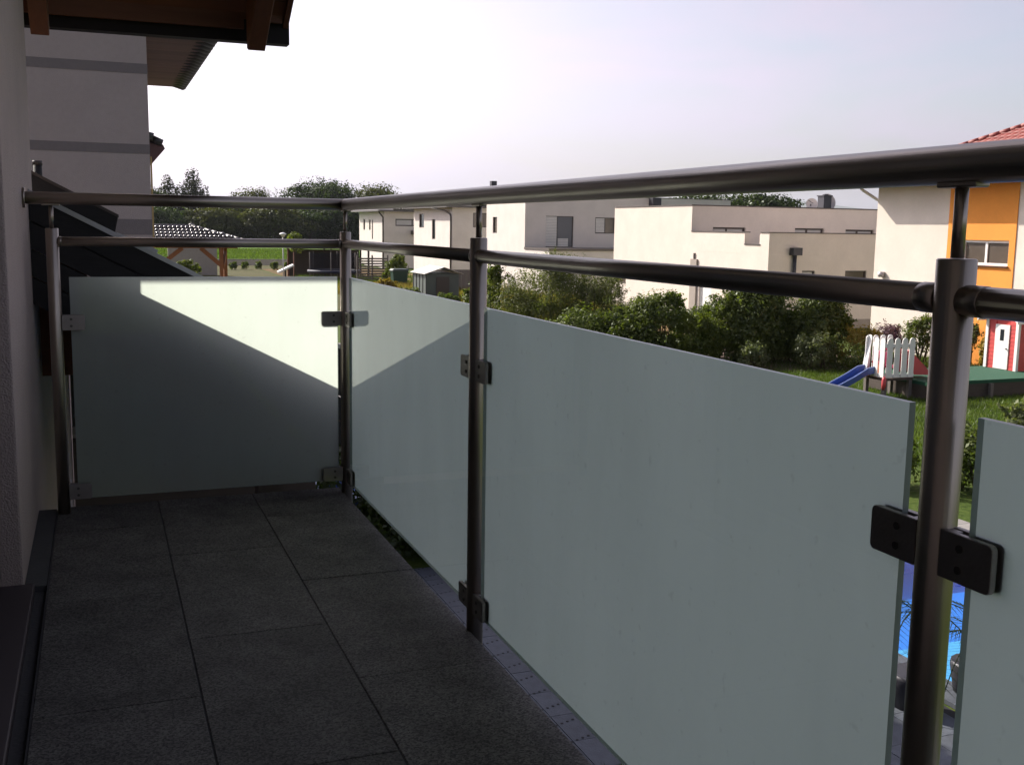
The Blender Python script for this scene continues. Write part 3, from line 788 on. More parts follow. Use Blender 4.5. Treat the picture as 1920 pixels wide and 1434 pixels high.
g = MB(); g.box(NXW + .0035, NXW + .02, NY - .002, NY + .04, 0, 5.10); g.build("corner_strip", M['lit_edge'], nb)  # yellow strip, sunlight on the house edge put into its colour
# roof with soffit boards and tile ends
g = MB()
NR = -3.7; nz = 7.10; tn = math.tan(R(20))
for sx, xe in ((1, 1.70), (-1, -9.8)):
    g.prism([(xe, 11.2, nz + .02), (NR, 11.2, nz + .02 + abs(xe - NR) * tn), (NR, 11.2, nz + .14 + abs(xe - NR) * tn), (xe, 11.2, nz + .14)], (0, 11.9, 0))
nroof = g.build("roof", M['roof_grey'], nb)
g = MB(); g.prism([(-9, NY + .02, 7.082), (NXW, NY + .02, 7.082), (NXW, NY + .02, 7.25), (NR, NY + .02, nz + 5.4 * tn), (-9, NY + .02, 7.25)], (0, 10.3, 0)); g.build("gable_wall", M['neigh_wall'], nb)
sb = MB(); sb.box(NXW + .004, 1.69, -.094, .094, 0, .016); me_s = sb.mesh("soffit_board", M['soffit_dark'])
y = 11.3
while y < 23.05:
    inst("soffit_board", me_s, nroof, (0, y, nz - .004 + (y * 7 % 1) * .002)); y += .196
g = MB()
for i in range(36):                               # rounded tile noses along the eave
    yy = 11.3 + i * .33
    g.tube([(1.55, yy, nz + .13), (1.77, yy, nz + .05), (1.81, yy, nz + .035)], [.15, .135, .09], 10)
tag(g.build("eave_tiles", M['roof_dark'], nroof), None, None, None, 'stuff')
# small porch roof past the far corner
g = MB(); g.prism([(NXW, 20.6, 6.02), (1.19, 20.6, 5.80), (1.22, 20.6, 5.73), (.99, 20.6, 5.46), (NXW, 20.6, 5.46)], (0, 1.9, 0)); porch = g.build("porch_roof", M['soffit_dark'], nb)
g = MB()
for k in range(3):
    g = MB(); g.tube([(.98, 20.6 + .3 * k, 5.90), (1.18, 20.6 + .3 * k, 5.83)], [.075, .06], 8); g.build("roof_tile", M['roof_dark'], porch)
g = MB(); g.tube([(.75, 20.50, 5.98), (1.02, 20.50, 5.92)], [.07, .075], 8); g.build("roof_tile", M['roof_dark'], porch)

# ------------------------------------------------------------------ white houses at right and centre
def block(parent, x0, x1, y0, y1, z1, wm, hx=(), hy=(), depth=.14, z0=-.3, capm=True, top=True):
    """box building: -X face with openings hx (u from y1 down to y0), -Y face with openings hy (u from x0), flat top"""
    a = MB()
    wall_holes(a, (x0, y1, z0), (0, -1, 0), y1 - y0, z1 - z0, [(u0, u1, c - z0, d - z0) for u0, u1, c, d in hx], (1, 0, 0), depth)
    wall_holes(a, (x0, y0, z0), (1, 0, 0), x1 - x0, z1 - z0, [(u0, u1, c - z0, d - z0) for u0, u1, c, d in hy], (0, 1, 0), depth)
    a.quad((x1, y0, z0), (x1, y1, z0), (x1, y1, z1), (x1, y0, z1)); a.quad((x1, y1, z0), (x0, y1, z0), (x0, y1, z1), (x1, y1, z1))
    if top: a.quad((x0, y0, z1), (x1, y0, z1), (x1, y1, z1), (x0, y1, z1))
    w = a.build("wall", wm, parent)
    if capm:
        c = MB(); t = .06
        c.box(x0 - .03, x1 + .03, y0 - .03, y0 + .25, z1 + .002, z1 + t); c.box(x0 - .03, x1 + .03, y1 - .25, y1 + .03, z1 + .002, z1 + t)
        c.box(x0 - .03, x0 + .25, y0 + .251, y1 - .251, z1 + .002, z1 + t); c.box(x1 - .25, x1 + .03, y0 + .251, y1 - .251, z1 + .002, z1 + t)
        c.build("parapet_cap", M['cap'], parent)
    return w
def win_x(parent, x0, y1, h, **k): return window(parent, (x0, y1, 0), (0, -1, 0), (1, 0, 0), h, .13, **k)
def win_y(parent, x0, y0, h, **k): return window(parent, (x0, y0, 0), (1, 0, 0), (0, 1, 0), h, .13, **k)
def louvres(parent, x0, x1, y, z0, z1, n):
    a = MB()
    for i in range(n):
        zc = z0 + (i + .5) * (z1 - z0) / n
        a.obox(((x0 + x1) / 2, y, zc), ((x1 - x0) / 2, 0, 0), (0, .012, .004), (0, -.006, (z1 - z0) / n * .40))
    return tag(a.build("louvre_slats", M['louvre'], parent), None, None, None, 'stuff')

# --- cream flat-roofed house with roof terrace
h3 = thing("flat_roof_house", (35, 48.8, 0), "cream flat roofed house with notched roof terrace in the middle right", "house")
X3 = 28.2; YA, YB, YC = 41.08, 47.9, 56.64
doorw = (YC - 46.96, YC - 45.80, .25, 2.25); lowin = (YC - 56.36, YC - 55.0, 1.35, 1.95)
# lower storey, from the near corner back
a = MB()
wall_holes(a, (X3, YC, -.3), (0, -1, 0), YC - YA, 3.7, [(doorw[0], doorw[1], doorw[2] + .3, doorw[3] + .3), (lowin[0], lowin[1], lowin[2] + .3, lowin[3] + .3)], (1, 0, 0), .14)
wy = [(4.25, 5.47, 1.5, 2.68), (1.85, 2.55, 2.1, 2.68)]
wall_holes(a, (X3, YA, -.3), (1, 0, 0), 13.8, 3.7, [(u0, u1, c + .3, d + .3) for u0, u1, c, d in wy], (0, 1, 0), .14)
a.quad((42, YA, -.3), (42, YC, -.3), (42, YC, 3.4), (42, YA, 3.4)); a.quad((42, YC, -.3), (X3, YC, -.3), (X3, YC, 3.4), (42, YC, 3.4))
a.quad((X3, YA, 3.4), (42, YA, 3.4), (42, YC, 3.4), (X3, YC, 3.4))
a.build("wall", M['white_wall'], h3)
g = MB(); g.box(X3, 42, YB, YC, 3.402, 5.64)
up_holes = [(1.25, 3.2, 3.5, 4.61), (6.25, 8.1, 3.5, 4.63), (9.5, 11.4, 3.5, 4.60)]
a = MB()
wall_holes(a, (X3, YC, 3.4), (0, -1, 0), YC - YB, 2.26, [], (1, 0, 0), .1)
wall_holes(a, (X3, YB, 3.4), (1, 0, 0), 13.8, 2.26, [(u0, u1, c - 3.4, d - 3.4) for u0, u1, c, d in up_holes], (0, 1, 0), .2)
a.quad((42, YB, 3.4), (42, YC, 3.4), (42, YC, 5.66), (42, YB, 5.66)); a.quad((42, YC, 3.4), (X3, YC, 3.4), (X3, YC, 5.66), (42, YC, 5.66)); a.quad((X3, YB, 5.66), (42, YB, 5.66), (42, YC, 5.66), (X3, YC, 5.66))
a.build("upper_wall", M['white_wall'], h3)
g = MB(); g.box(X3 - .03, 42.03, YB - .03, YB + .25, 5.662, 5.72); g.box(X3 - .03, X3 + .25, YB + .252, YC, 5.662, 5.72); g.build("parapet_cap", M['cap'], h3)
# terrace parapet with a notch
g = MB(); t = .28
g.box(X3 + .001, X3 + t, 43.05, YB - .002, 3.402, 4.36); g.box(X3 + .001, X3 + t, 41.76, 43.05, 3.402, 3.80); g.box(X3 + .001, X3 + t, YA + .001, 41.76, 3.402, 4.36)
g.box(X3 + t + .001, 42, YA + .001, YA + t, 3.402, 4.36); g.box(X3 + 1.6, X3 + 1.8, 42.2, 44.2, 3.402, 4.30)
g.build("terrace_parapet", M['white_wall'], h3)
g = MB(); g.box(X3 - .03, X3 + t + .02, 43.05, YB - .004, 4.362, 4.41); g.box(X3 - .03, X3 + t + .02, 41.76, 43.05, 3.802, 3.85); g.box(X3 - .03, X3 + t + .02, YA - .03, 41.76, 4.362, 4.41); g.box(X3 + t + .022, 42.02, YA - .03, YA + t + .02, 4.362, 4.41)
g.build("terrace_cap", M['cap'], h3)
for h in up_holes: window(h3, (X3, YB, 0), (1, 0, 0), (0, 1, 0), h, .18, M['frame_dark'], M['pane_light'], (.45,), .09)
for h, p in zip(wy, ('pane_brown', 'pane_light')): win_y(h3, X3, YA, h, fm=M['frame_dark'], pm=M[p], mull=())
win_x(h3, X3, YC, lowin, fm=M['frame_dark'], pm=M['pane_brown'])
fd = win_x(h3, X3, YC, doorw, fm=M['frame_white'], pm=M['frame_white']); fd.name = "door"
g = MB(); g.box(X3 - .09, X3 - .002, 47.15, 47.75, .2, 3.0); g.build("door_surround", M['plinth'], h3)
g = MB(); g.box(X3 - .07, X3 - .0, 47.42, 47.52, .2, 3.3); g.build("downpipe", M['cap'], h3)
g = MB(); g.box(X3 + 1.09, X3 + 1.56, YA - .36, YA - .04, 3.38, 3.72); flue = g.build("flue_cap", M['chimney_metal'], h3)
g = MB(); g.tube([(X3 + 1.32, YA - .14, 1.6), (X3 + 1.32, YA - .14, 3.38)], .085, 12); g.build("flue_pipe", M['chimney_metal'], flue)
g = MB(); g.box(X3 - .03, 42.03, YA - .03, YA + .1, -.3, .42); g.box(X3 - .03, X3 + .1, YA + .102, YC, -.3, .30); g.build("plinth", M['plinth'], h3)
# roof equipment
ch = thing("chimney", (41.6, 55, 5.66), "dark clad chimney on the cream flat roof, between two satellite dishes", "chimney")
g = MB(); g.box(41.32, 41.88, 54.7, 55.3, 5.66, 6.60); g.build("stack", M['chimney_metal'], ch)
g = MB(); g.box(41.27, 41.93, 54.65, 55.35, 6.602, 6.66); g.build("cap", M['chimney_metal'], ch)
g = MB(); g.box(41.5, 41.75, 54.85, 55.1, 6.662, 6.72); g.build("cowl", M['chimney_metal'], ch)
def dish(x, y, z, r, label):
    d = thing("satellite_dish", (x, y, 5.66), label, "satellite dish", "satellite dishes on the cream flat roof")
    a = MB(); n = 20
    nrm = Vector((-.35, -.95, .15)).normalized(); s = nrm.orthogonal().normalized(); t_ = nrm.cross(s); c = Vector((x, y, z))
    v = [c + nrm * -.14 * r * 2]
    for rr, dd in ((.5, -.75), (1, 0)):
        for k in range(n): v.append(c + (s * math.cos(2 * PI * k / n) + t_ * math.sin(2 * PI * k / n)) * r * rr + nrm * .28 * r * dd)
    f = [(0, 1 + k, 1 + (k + 1) % n) for k in range(n)] + [(1 + k, 1 + n + k, 1 + n + (k + 1) % n, 1 + (k + 1) % n) for k in range(n)]
    a.add(v, f, True); a.build("reflector", M['dish'], d)
    a = MB(); a.tube([(x, y + .1, 5.66), (x, y + .1, z)], .035, 8); a.bar(c + t_ * -r * .9, c + nrm * r * .8, .03, .03); a.build("mast", M['chimney_metal'], d)
dish(40.68, 55, 6.12, .36, "smaller satellite dish on the cream flat roof left of the chimney")
dish(42.15, 55.5, 6.25, .55, "larger satellite dish half behind the chimney on the cream flat roof")

# --- flat-roofed house with louvred terrace door
h2 = thing("flat_roof_house", (33.2, 75, 0), "flat roofed house with white louvre shutters and dark terrace door", "house")
X2, Y2A, Y2B = 28.17, 70.63, 78.65
hx2 = [(Y2B - 77.24, Y2B - 76.3, 4.0, 5.2)]
hy2 = [(1.6, 3.73, 3.10, 5.28), (5.45, 7.05, 4.10, 5.24)]
block(h2, X2, 38.4, Y2A, Y2B, 6.72, M['white_wall_b'], hx2, hy2)
win_x(h2, X2, Y2B, hx2[0], fm=M['frame_dark'], pm=M['pane_brown'])
win_y(h2, X2, Y2A, hy2[0], fm=M['frame_dark'], pm=M['pane_blue'], mull=(.42,))
win_y(h2, X2, Y2A, hy2[1], fm=M['frame_dark'], pm=M['pane_brown'], mull=(.5,))
louvres(h2, X2 + 1.62, X2 + 2.45, Y2A + .06, 3.15, 5.24, 19)
louvres(h2, X2 + 2.55, X2 + 3.35, Y2A + .06, 3.15, 3.72, 5)
louvres(h2, X2 + 5.52, X2 + 6.2, Y2A + .06, 4.18, 5.18, 10)
g = MB(); g.box(X2 + .002, 38.4, 66.2, Y2A - .002, -.3, 2.94); g.build("lower_storey", M['white_wall_b'], h2)
g = MB(); g.box(X2 - .05, 38.45, 66.1, Y2A - .002, 2.942, 3.08); g.build("terrace_edge", M['cap'], h2)
g = MB(); g.box(37.9, 38.6, 70.0, 70.6, 3.0, 6.75); g.build("chimney", M['chimney_metal'], h2)
h5 = thing("flat_roof_house", (53, 94, 0), "far box shaped house showing a strip of wall above the cream parapet", "house")
block(h5, 49.3, 57.0, 89.7, 98, 7.33, M['white_wall_b'])
# small dark weather vane tip above the top rail
# --- hipped-roof houses
def hip_roof(parent, x0, x1, y0, y1, z, pitch, m, name="roof", thick=.16):
    a = MB(); w = min(x1 - x0, y1 - y0) / 2; hgt = w * math.tan(R(pitch))
    if x1 - x0 <= y1 - y0: r0, r1 = Vector(((x0 + x1) / 2, y0 + w, z + hgt)), Vector(((x0 + x1) / 2, y1 - w, z + hgt))
    else: r0, r1 = Vector((x0 + w, (y0 + y1) / 2, z + hgt)), Vector((x1 - w, (y0 + y1) / 2, z + hgt))
    c = [Vector((x0, y0, z)), Vector((x1, y0, z)), Vector((x1, y1, z)), Vector((x0, y1, z))]
    if x1 - x0 <= y1 - y0: a.add(c + [r0, r1], [(0, 1, 4), (1, 2, 5, 4), (2, 3, 5), (3, 0, 4, 5)])
    else: a.add(c + [r0, r1], [(0, 1, 5, 4), (1, 2, 5), (2, 3, 4, 5), (3, 0, 4)])
    lo = [p - Vector((0, 0, thick)) for p in c]
    a.add(c + lo, [(0, 4, 5, 1), (1, 5, 6, 2), (2, 6, 7, 3), (3, 7, 4, 0), (7, 6, 5, 4)])
    return a.build(name, m, parent), c, r0, r1
def tile_rows(parent, e0, e1, up, rows, cols, m, name):
    """rounded pantile rows on a roof plane; joined, too small to pick apart"""
    a = MB(); e0, e1, up = Vector(e0), Vector(e1), Vector(up)
    n = (e1 - e0).cross(up).normalized()
    if n.z < 0: n = -n
    for j in range(rows):
        s0, s1 = j / rows, (j + 1.12) / rows
        for i in range(cols):
            yield_lo = (i + .5) / cols
            trim = s0 * .5 * 0
            c0 = e0 + (e1 - e0) * yield_lo + up * s0 + n * .055; c1 = e0 + (e1 - e0) * yield_lo + up * s1 + n * .02
            a.tube([c0, c1], [(e1 - e0).length / cols * .48, (e1 - e0).length / cols * .40], 6)
    return tag(a.build(name, m, parent), None, None, None, 'stuff')
# middle hipped house
h1b = thing("hipped_house", (33, 92.7, 0), "white hipped roof house right of the corner post with two slim windows", "house", "white hipped roof houses")
XB, YB0, YB1 = 28.04, 86.86, 98.6
hxb = [(YB1 - 96.8, YB1 - 95.25, 4.30, 5.55), (YB1 - 92.7, YB1 - 91.7, 3.3, 5.05)]
hyb = [(1.85, 4.3, 4.40, 5.62)]
block(h1b, XB, 38.5, YB0, YB1, 6.02, M['white_wall_b'], hxb, hyb, capm=False)
for h in hxb: win_x(h1b, XB, YB1, h, fm=M['frame_dark'], pm=M['pane'])
win_y(h1b, XB, YB0, hyb[0], fm=M['frame_dark'], pm=M['pane_brown'], mull=(.42,))
rf, *_ = hip_roof(h1b, XB - .75, 39.2, YB0 - .75, YB1 + .75, 6.18, 15, M['roof_grey'])
g = MB(); g.tube([(XB - .7, YB0 + 3.6, 6.0), (XB - .3, YB0 + 1.2, 5.75), (XB - .07, YB0 + .35, 5.45), (XB - .07, YB0 + .18, 5.2), (XB - .07, YB0 + .18, 0)], .07, 8); g.build("downpipe", M['cap'], h1b)
g = MB(); g.box(33.4, 33.9, 92, 92.5, 6.3, 8.55); g.build("chimney", M['chimney_metal'], rf)
# far hipped house
h1a = thing("hipped_house", (33, 116, 0), "farthest white hipped roof house, behind the corner post, with three narrow slit windows", "house", "white hipped roof houses")
XA, YA0, YA1 = 28.2, 110.6, 121.9
hxa = [(YA1 - 119.9, YA1 - 119.1, 3.93, 5.12), (YA1 - 117.2, YA1 - 116.5, 3.93, 5.05), (YA1 - 115.9, YA1 - 115.4, 2.95, 5.05)]
hya = [(1.25, 4.6, 4.40, 5.15)]
block(h1a, XA, 39, YA0, YA1, 5.95, M['white_wall_b'], hxa, hya, capm=False)
for h in hxa: win_x(h1a, XA, YA1, h, fm=M['frame_dark'], pm=M['pane_brown'])
win_y(h1a, XA, YA0, hya[0], fm=M['frame_dark'], pm=M['pane_light'], mull=(.55,), fw=.12)
rf, c, r0, r1 = hip_roof(h1a, XA - .8, 39.8, YA0 - .8, YA1 + .8, 6.05, 15, M['roof_grey'])
tile_rows(rf, c[0] + Vector((1.6, 0, 0)), c[1] - Vector((1.6, 0, 0)), (0, 4.2, 4.2 * math.tan(R(15))), 9, 28, M['roof_dark'], "roof_tiles")
g = MB(); g.tube([(XA - .5, YA0 + .2, 5.85), (XA - .08, YA0 + .1, 5.3), (XA - .08, YA0 + .1, 0)], .08, 8); g.build("downpipe", M['cap'], h1a)
g = MB(); g.box(XA + 2.9, XA + 5.2, YA0 - 1.3, YA0 - .02, 3.55, 3.95); g.build("door_canopy", M['cap'], h1a)
g = MB(); g.box(XA + 3.5, XA + 4.6, YA0 - .06, YA0 - .004, .0, 2.3); g.build("door", M['frame_dark'], h1a)
g = MB(); g.box(XA + 1.4, XA + 2.1, YA0 - .05, YA0 - .004, 1.2, 2.2); g.build("shutter", M['frame_dark'], h1a)

# --- orange and cream house at right
h4 = thing("orange_house", (33, 25, 0), "cream and orange house with red tiled hip roof at right edge", "house")
X4, Y40, Y41 = 28.0, 17.0, 33.75
YO1, YO0 = 29.97, 26.95                                 # orange stretch
a = MB(); wall_holes(a, (X4, Y41, -.3), (0, -1, 0), Y41 - YO1, 6.45, [], (1, 0, 0), .1)
wall_holes(a, (X4, YO0, -.3), (0, -1, 0), YO0 - Y40, 6.45, [], (1, 0, 0), .1)
a.quad((X4, Y40, -.3), (38.5, Y40, -.3), (38.5, Y40, 6.15), (X4, Y40, 6.15)); a.quad((38.5, Y40, -.3), (38.5, Y41, -.3), (38.5, Y41, 6.15), (38.5, Y40, 6.15))
a.quad((38.5, Y41, -.3), (X4, Y41, -.3), (X4, Y41, 6.15), (38.5, Y41, 6.15))
a.build("wall", M['white_wall'], h4)
wo = (YO1 - 29.28, YO1 - 27.2, 3.41, 4.25)
a = MB(); wall_holes(a, (X4 - .03, YO1, -.3), (0, -1, 0), YO1 - YO0, 6.45, [(wo[0], wo[1], wo[2] + .3, wo[3] + .3)], (1, 0, 0), .16)
a.quad((X4 - .03, YO1, -.3), (X4, YO1, -.3), (X4, YO1, 6.15), (X4 - .03, YO1, 6.15)); a.quad((X4 - .03, YO0, -.3), (X4, YO0, -.3), (X4, YO0, 6.15), (X4 - .03, YO0, 6.15))
o = a.build("orange_wall", M['orange_wall'], h4); o["label"] = "orange painted stretch of wall"
window(h4, (X4 - .03, YO1, 0), (0, -1, 0), (1, 0, 0), wo, .14, M['frame_white'], M['pane_brown'], (.5,), .085, M['frame_dark'])
OX, OY = .86, .62
rf4, c4, r40, r41 = hip_roof(h4, X4 - OX, 38.5 + OX, Y40 - OY, Y41 + OY, 6.32, 25, M['plinth'], thick=.14)
rf4.data.materials.clear(); rf4.data.materials.append(M['roof_red'])
g = MB(); g.box(X4 - OX - .12, X4 - OX, Y40 - OY, Y41 + OY, 6.20, 6.33); g.build("gutter", M['pipe_white'], rf4)
g = MB(); g.tube([(X4 - .62, Y41 + .28, 6.24), (X4 - .60, Y41 + .28, 6.10), (X4 - .52, Y41 + .25, 6.03), (X4 - .04, Y41 + .20, 5.78), (X4 + .25, Y41 + .12, 5.6), (X4 + .28, Y41 + .08, 5.4), (X4 + .28, Y41 + .08, .1)], .055, 10); g.build("downpipe", M['pipe_white'], h4)
g = MB(); g.tube([(X4 - .10, 33.2, 2.78), (X4 - .10, 33.2, 2.98)], .12, 12); g.build("wall_lamp", M['dish'], h4)
# red tiles on the slope that faces the balcony
tw, tl, tp4 = .30, .36, R(25)
tb = MB(); n = 7
prof = [(-tw / 2 + tw * k / (n - 1), .045 * math.sin(PI * k / (n - 1)) ** 1.0 + .012) for k in range(n)]
tv = [(x, 0 - .0, z + .030) for x, z in prof] + [(x, tl * 1.12, z) for x, z in prof] + [(x, 0, z - .010 + .012) for x, z in prof]
tf = [(k, k + 1, n + k + 1, n + k) for k in range(n - 1)] + [(2 * n + k, 2 * n + k + 1, k + 1, k) for k in range(n - 1)]
tb.add(tv, tf, True); me_t = tb.mesh("roof_tile", M['roof_red'])
slope_len = (5.25 + OX) / math.cos(tp4); LY4 = (Y41 - Y40) + 2 * OY
tile_pos = []
for j in range(int(slope_len / tl)):
    s = j * tl; ins_ = s * math.cos(tp4)
    for i in range(int(LY4 / tw)):
        yy = Y41 + OY - (i + .5) * tw
        if yy > Y41 + OY - ins_ - .12 or yy < Y40 - OY + ins_ + .12: continue
        tile_pos.append((X4 - OX + ins_, yy, 6.325 + s * math.sin(tp4)))
seen = [p for p in tile_pos if p[2] > 6.9 and p[1] > 26.2]
seen = sorted(seen, key=lambda p: (p[0] ** 2 + p[1] ** 2))[:280]
seen_set = set(seen)
def tile_rot(): return Matrix(((0, math.cos(tp4), -math.sin(tp4)), (-1, 0, 0), (0, math.sin(tp4), math.cos(tp4))))
RT = tile_rot(); RTe = RT.to_euler()
for p in seen: inst("roof_tile", me_t, rf4, p, RTe)
a = MB()
for p in tile_pos:
    if p in seen_set: continue
    a.add([Vector(p) + RT @ Vector(q) for q in tv], tf, True)
tag(a.build("lower_roof_tiles", M['roof_red'], rf4), None, None, None, 'stuff')
# hip caps
hip0, hip1 = c4[3], r41
hd = (hip1 - hip0); hl = hd.length; hd.normalize()
cb = MB(); cb.tube([(0, 0, 0), (.40, 0, .02)], [.125, .105], 10); me_c = cb.mesh("ridge_tile", M['roof_red'])
hq = hd.to_track_quat('X', 'Z').to_euler()
for i in range(int(hl / .36)): inst("ridge_tile", me_c, rf4, hip0 + hd * (.36 * i) + Vector((0, 0, .045)), hq)

# ------------------------------------------------------------------ carport beyond the lean-to
cp = thing("carport", (3.6, 56.5, 0), "open timber carport with shiny dark tiled hip roof", "carport")
g = MB()
cx0, cx1, cy0, cy1, cz, ch_ = -2.5, 6.95, 54.0, 58.8, 3.48, .70
g.add([(cx0, cy0, cz), (cx1, cy0, cz), (cx1, cy1, cz), (cx0, cy1, cz), (cx0 + 2.4, 56.4, cz + ch_), (4.45, 56.4, cz + ch_), (cx0, cy0, cz - .1), (cx1, cy0, cz - .1), (cx1, cy1, cz - .1), (cx0, cy1, cz - .1)],
      [(0, 1, 5, 4), (1, 2, 5), (2, 3, 4, 5), (3, 0, 4), (0, 6, 7, 1), (1, 7, 8, 2), (2, 8, 9, 3), (3, 9, 6, 0), (9, 8, 7, 6)])
cr = g.build("roof", M['roof_dark'], cp)
g = MB()
ctx = .205
for j in range(5):
    s = j / 5; yy = cy0 + 2.4 * s; zz = cz + ch_ * s
    for i in range(int(9.2 / ctx)):
        xx = cx0 + .15 + i * ctx
        if xx > cx1 - 2.5 * s - .1 or xx < cx0 + 2.4 * s: continue
        g.tube([(xx, yy - .05, zz + .07), (xx, yy + .0, zz + .115), (xx, yy + .10, zz + .145), (xx, yy + .5, zz + .15)], [.03, .080, .086, .040], 8)
tag(g.build("roof_tiles", mat("shiny_dark_tile", (0.06, 0.05, 0.046), 0.22, 0, 0.2, 4), cr), None, None, None, 'stuff')
hp0, hp1 = Vector((cx1, cy0, cz + .03)), Vector((4.45, 56.4, cz + ch_ + .05))
hd = (hp1 - hp0)
cb = MB(); cb.tube([(0, 0, 0), (.44, 0, .03)], [.12, .10], 8); me_c = cb.mesh("ridge_tile", M['roof_grey'])
for i in range(8): inst("ridge_tile", me_c, cr, hp0 + hd * (i / 8), hd.to_track_quat('X', 'Z').to_euler())
g = MB(); g.tube([(cx0 + 2.4, 56.4, cz + ch_ + .05), (4.4, 56.4, cz + ch_ + .05)], .10, 8); g.sphere((4.5, 56.4, cz + ch_ + .09), .17, .14, .13); g.build("ridge", M['roof_grey'], cr)
for (x, y) in ((5.72, 54.6), (6.3, 58.2), (-1.6, 54.6), (-1.6, 58.2)):
    g = MB(); g.box(x - .09, x + .09, y - .09, y + .09, 0, 3.2); g.build("post", M['orange_wood'], cp)
g = MB(); g.box(-2.2, 6.5, 54.52, 54.68, 3.2, 3.378); g.build("beam", M['orange_wood'], cp)
g = MB(); g.box(-2.2, 6.5, 58.12, 58.28, 3.2, 3.378); g.build("beam", M['orange_wood'], cp)
for p, q in (((5.72, 54.6, 2.35), (4.75, 54.6, 3.2)), ((5.8, 54.6, 2.3), (6.3, 58.2, 2.9)), ((-1.6, 54.6, 2.2), (-.6, 54.6, 3.2)), ((3.0, 54.62, 2.5), (3.9, 54.62, 3.2))):
    g = MB(); g.bar(p, q, .13, .2); g.build("brace", M['orange_wood'], cp)

# ------------------------------------------------------------------ garden wall, lamp, sheds, fences
gw = thing("garden_wall", (14, 118, 0), "low grey concrete garden wall along the near edge of the green field", "wall")
blk = MB(); blk.box(-1.48, 1.48, -.12, .12, 0, .56); me_k = blk.mesh("wall_block", M['concrete'])
for i in range(8): inst("wall_block", me_k, gw, (0.5 + i * 3 - 2, 118 + .01 * (i % 3), 0))
cpb = MB(); cpb.box(-1.49, 1.49, -.17, .17, .565, .63); me_k2 = cpb.mesh("coping", M['coping'])
for i in range(8): inst("coping", me_k2, gw, (0.5 + i * 3 - 2, 118, 0))
g = MB(); g.box(21.2, 22.3, 117.6, 118.4, 0, 1.0); g.build("end_pier", M['concrete'], gw)
cs_ = thing("garden_wall", (6.6, 90, 0), "beige concrete wall panel seen through the carport posts", "wall")
g = MB(); g.box(5.6, 9.6, 95, 95.3, 0, 2.45); g.build("panel", M['plinth'], cs_)
g = MB(); g.box(5.5, 9.7, 94.95, 95.35, 2.452, 2.55); g.build("coping", M['coping'], cs_)
lp = thing("garden_lamp", (9.6, 60, 0), "mushroom shaped white lamp on a thin post before the field", "lamp")
g = MB(); g.tube([(9.6, 60, 0), (9.6, 60, 3.72)], .028, 8); g.build("post", M['dish'], lp)
g = MB(); g.tube([(9.6, 60, 3.72), (9.6, 60, 3.84), (9.6, 60, 3.86)], [.06, .15, .19], 14); g.build("globe", M['louvre'], lp)
g = MB(); g.tube([(9.6, 60, 3.862), (9.6, 60, 3.90), (9.6, 60, 3.97)], [.20, .19, .03], 16); g.build("hood", M['frame_white'], lp)
# green-grey shed with corrugated roof
sh = thing("garden_shed", (18.9, 62, 0), "green grey garden shed with pale sheet roof before the hipped houses", "shed")
g = MB(); g.box(18.0, 20.0, 60.6, 63.4, 0, 1.66); g.build("wall", M['shed_wall'], sh)
rp = MB(); rp.box(-.26, .26, -1.75, 1.75, -.012, .012); me_r = rp.mesh("roof_panel", M['shed_roof'])
for side in (-1, 1):
    for i in range(4):
        s = .27 + i * .0
sl = MB(); sl.obox((0, 0, 0), (.60, 0, .20), (0, .375, 0), (0, 0, .014)); me_sl = sl.mesh("roof_panel", M['shed_roof'])
sl2 = MB(); sl2.obox((0, 0, 0), (.60, 0, -.20), (0, .375, 0), (0, 0, .014)); me_sr = sl2.mesh("roof_panel", M['shed_roof'])
for i in range(4):
    inst("roof_panel", me_sl, sh, (18.42, 60.75 + i * .79, 1.86)); inst("roof_panel", me_sr, sh, (19.62, 60.75 + i * .79, 1.86))
for i in range(5):
    g = MB(); g.box(17.97, 17.999, 60.62 + i * .68, 60.68 + i * .68, 0, 1.64); g.build("batten", M['black_board'], sh)
g = MB(); g.box(18.6, 19.4, 60.565, 60.598, 0, 1.5); g.build("door", M['frame_dark'], sh)
fn = thing("board_fence", (22, 69, 0), "dark grey board fence right of the green grey shed", "fence")
fb = MB(); fb.box(-.145, .145, -.012, .012, .05, 1.5); me_f = fb.mesh("board", M['grey_wood'])
for i in range(16): inst("board", me_f, fn, (20.6 + i * .30, 68.6, 0))
g = MB(); g.box(20.4, 25.4, 68.63, 68.68, 1.5, 1.58); g.build("top_rail", M['grey_wood'], fn)
# trampoline, trellis fence and pergola near the corner post
tr = thing("trampoline", (17.6, 85, 0), "trampoline with dark safety net and blue pad behind the corner post", "trampoline")
n = 24; a = MB(); ring = [(17.6 + 2.0 * math.cos(2 * PI * k / n), 85 + 2.0 * math.sin(2 * PI * k / n), .78) for k in range(n + 1)]
a.tube(ring, .13, 8, False); a.build("pad", M['pad'], tr)
a = MB(); a.tube([(17.6, 85, .74), (17.6, 85, .77)], 1.88, 24); a.build("mat", M['black_net'], tr)
for k in range(6):
    t = 2 * PI * k / 6 + .2; x, y = 17.6 + 2.05 * math.cos(t), 85 + 2.05 * math.sin(t)
    a = MB(); a.tube([(x, y, 0), (x, y, 2.3)], .035, 8); a.build("pole", M['grey_wood'], tr)
m_, n_, l_, out_ = new_mat("safety_net")
tr_ = n_.new("ShaderNodeBsdfTransparent"); df_ = n_.new("ShaderNodeBsdfDiffuse"); df_.inputs["Color"].default_value = (.02, .02, .025, 1); mx_ = n_.new("ShaderNodeMixShader"); mx_.inputs[0].default_value = .5
l_.new(tr_.outputs[0], mx_.inputs[1]); l_.new(df_.outputs[0], mx_.inputs[2]); l_.new(mx_.outputs[0], out_.inputs["Surface"])
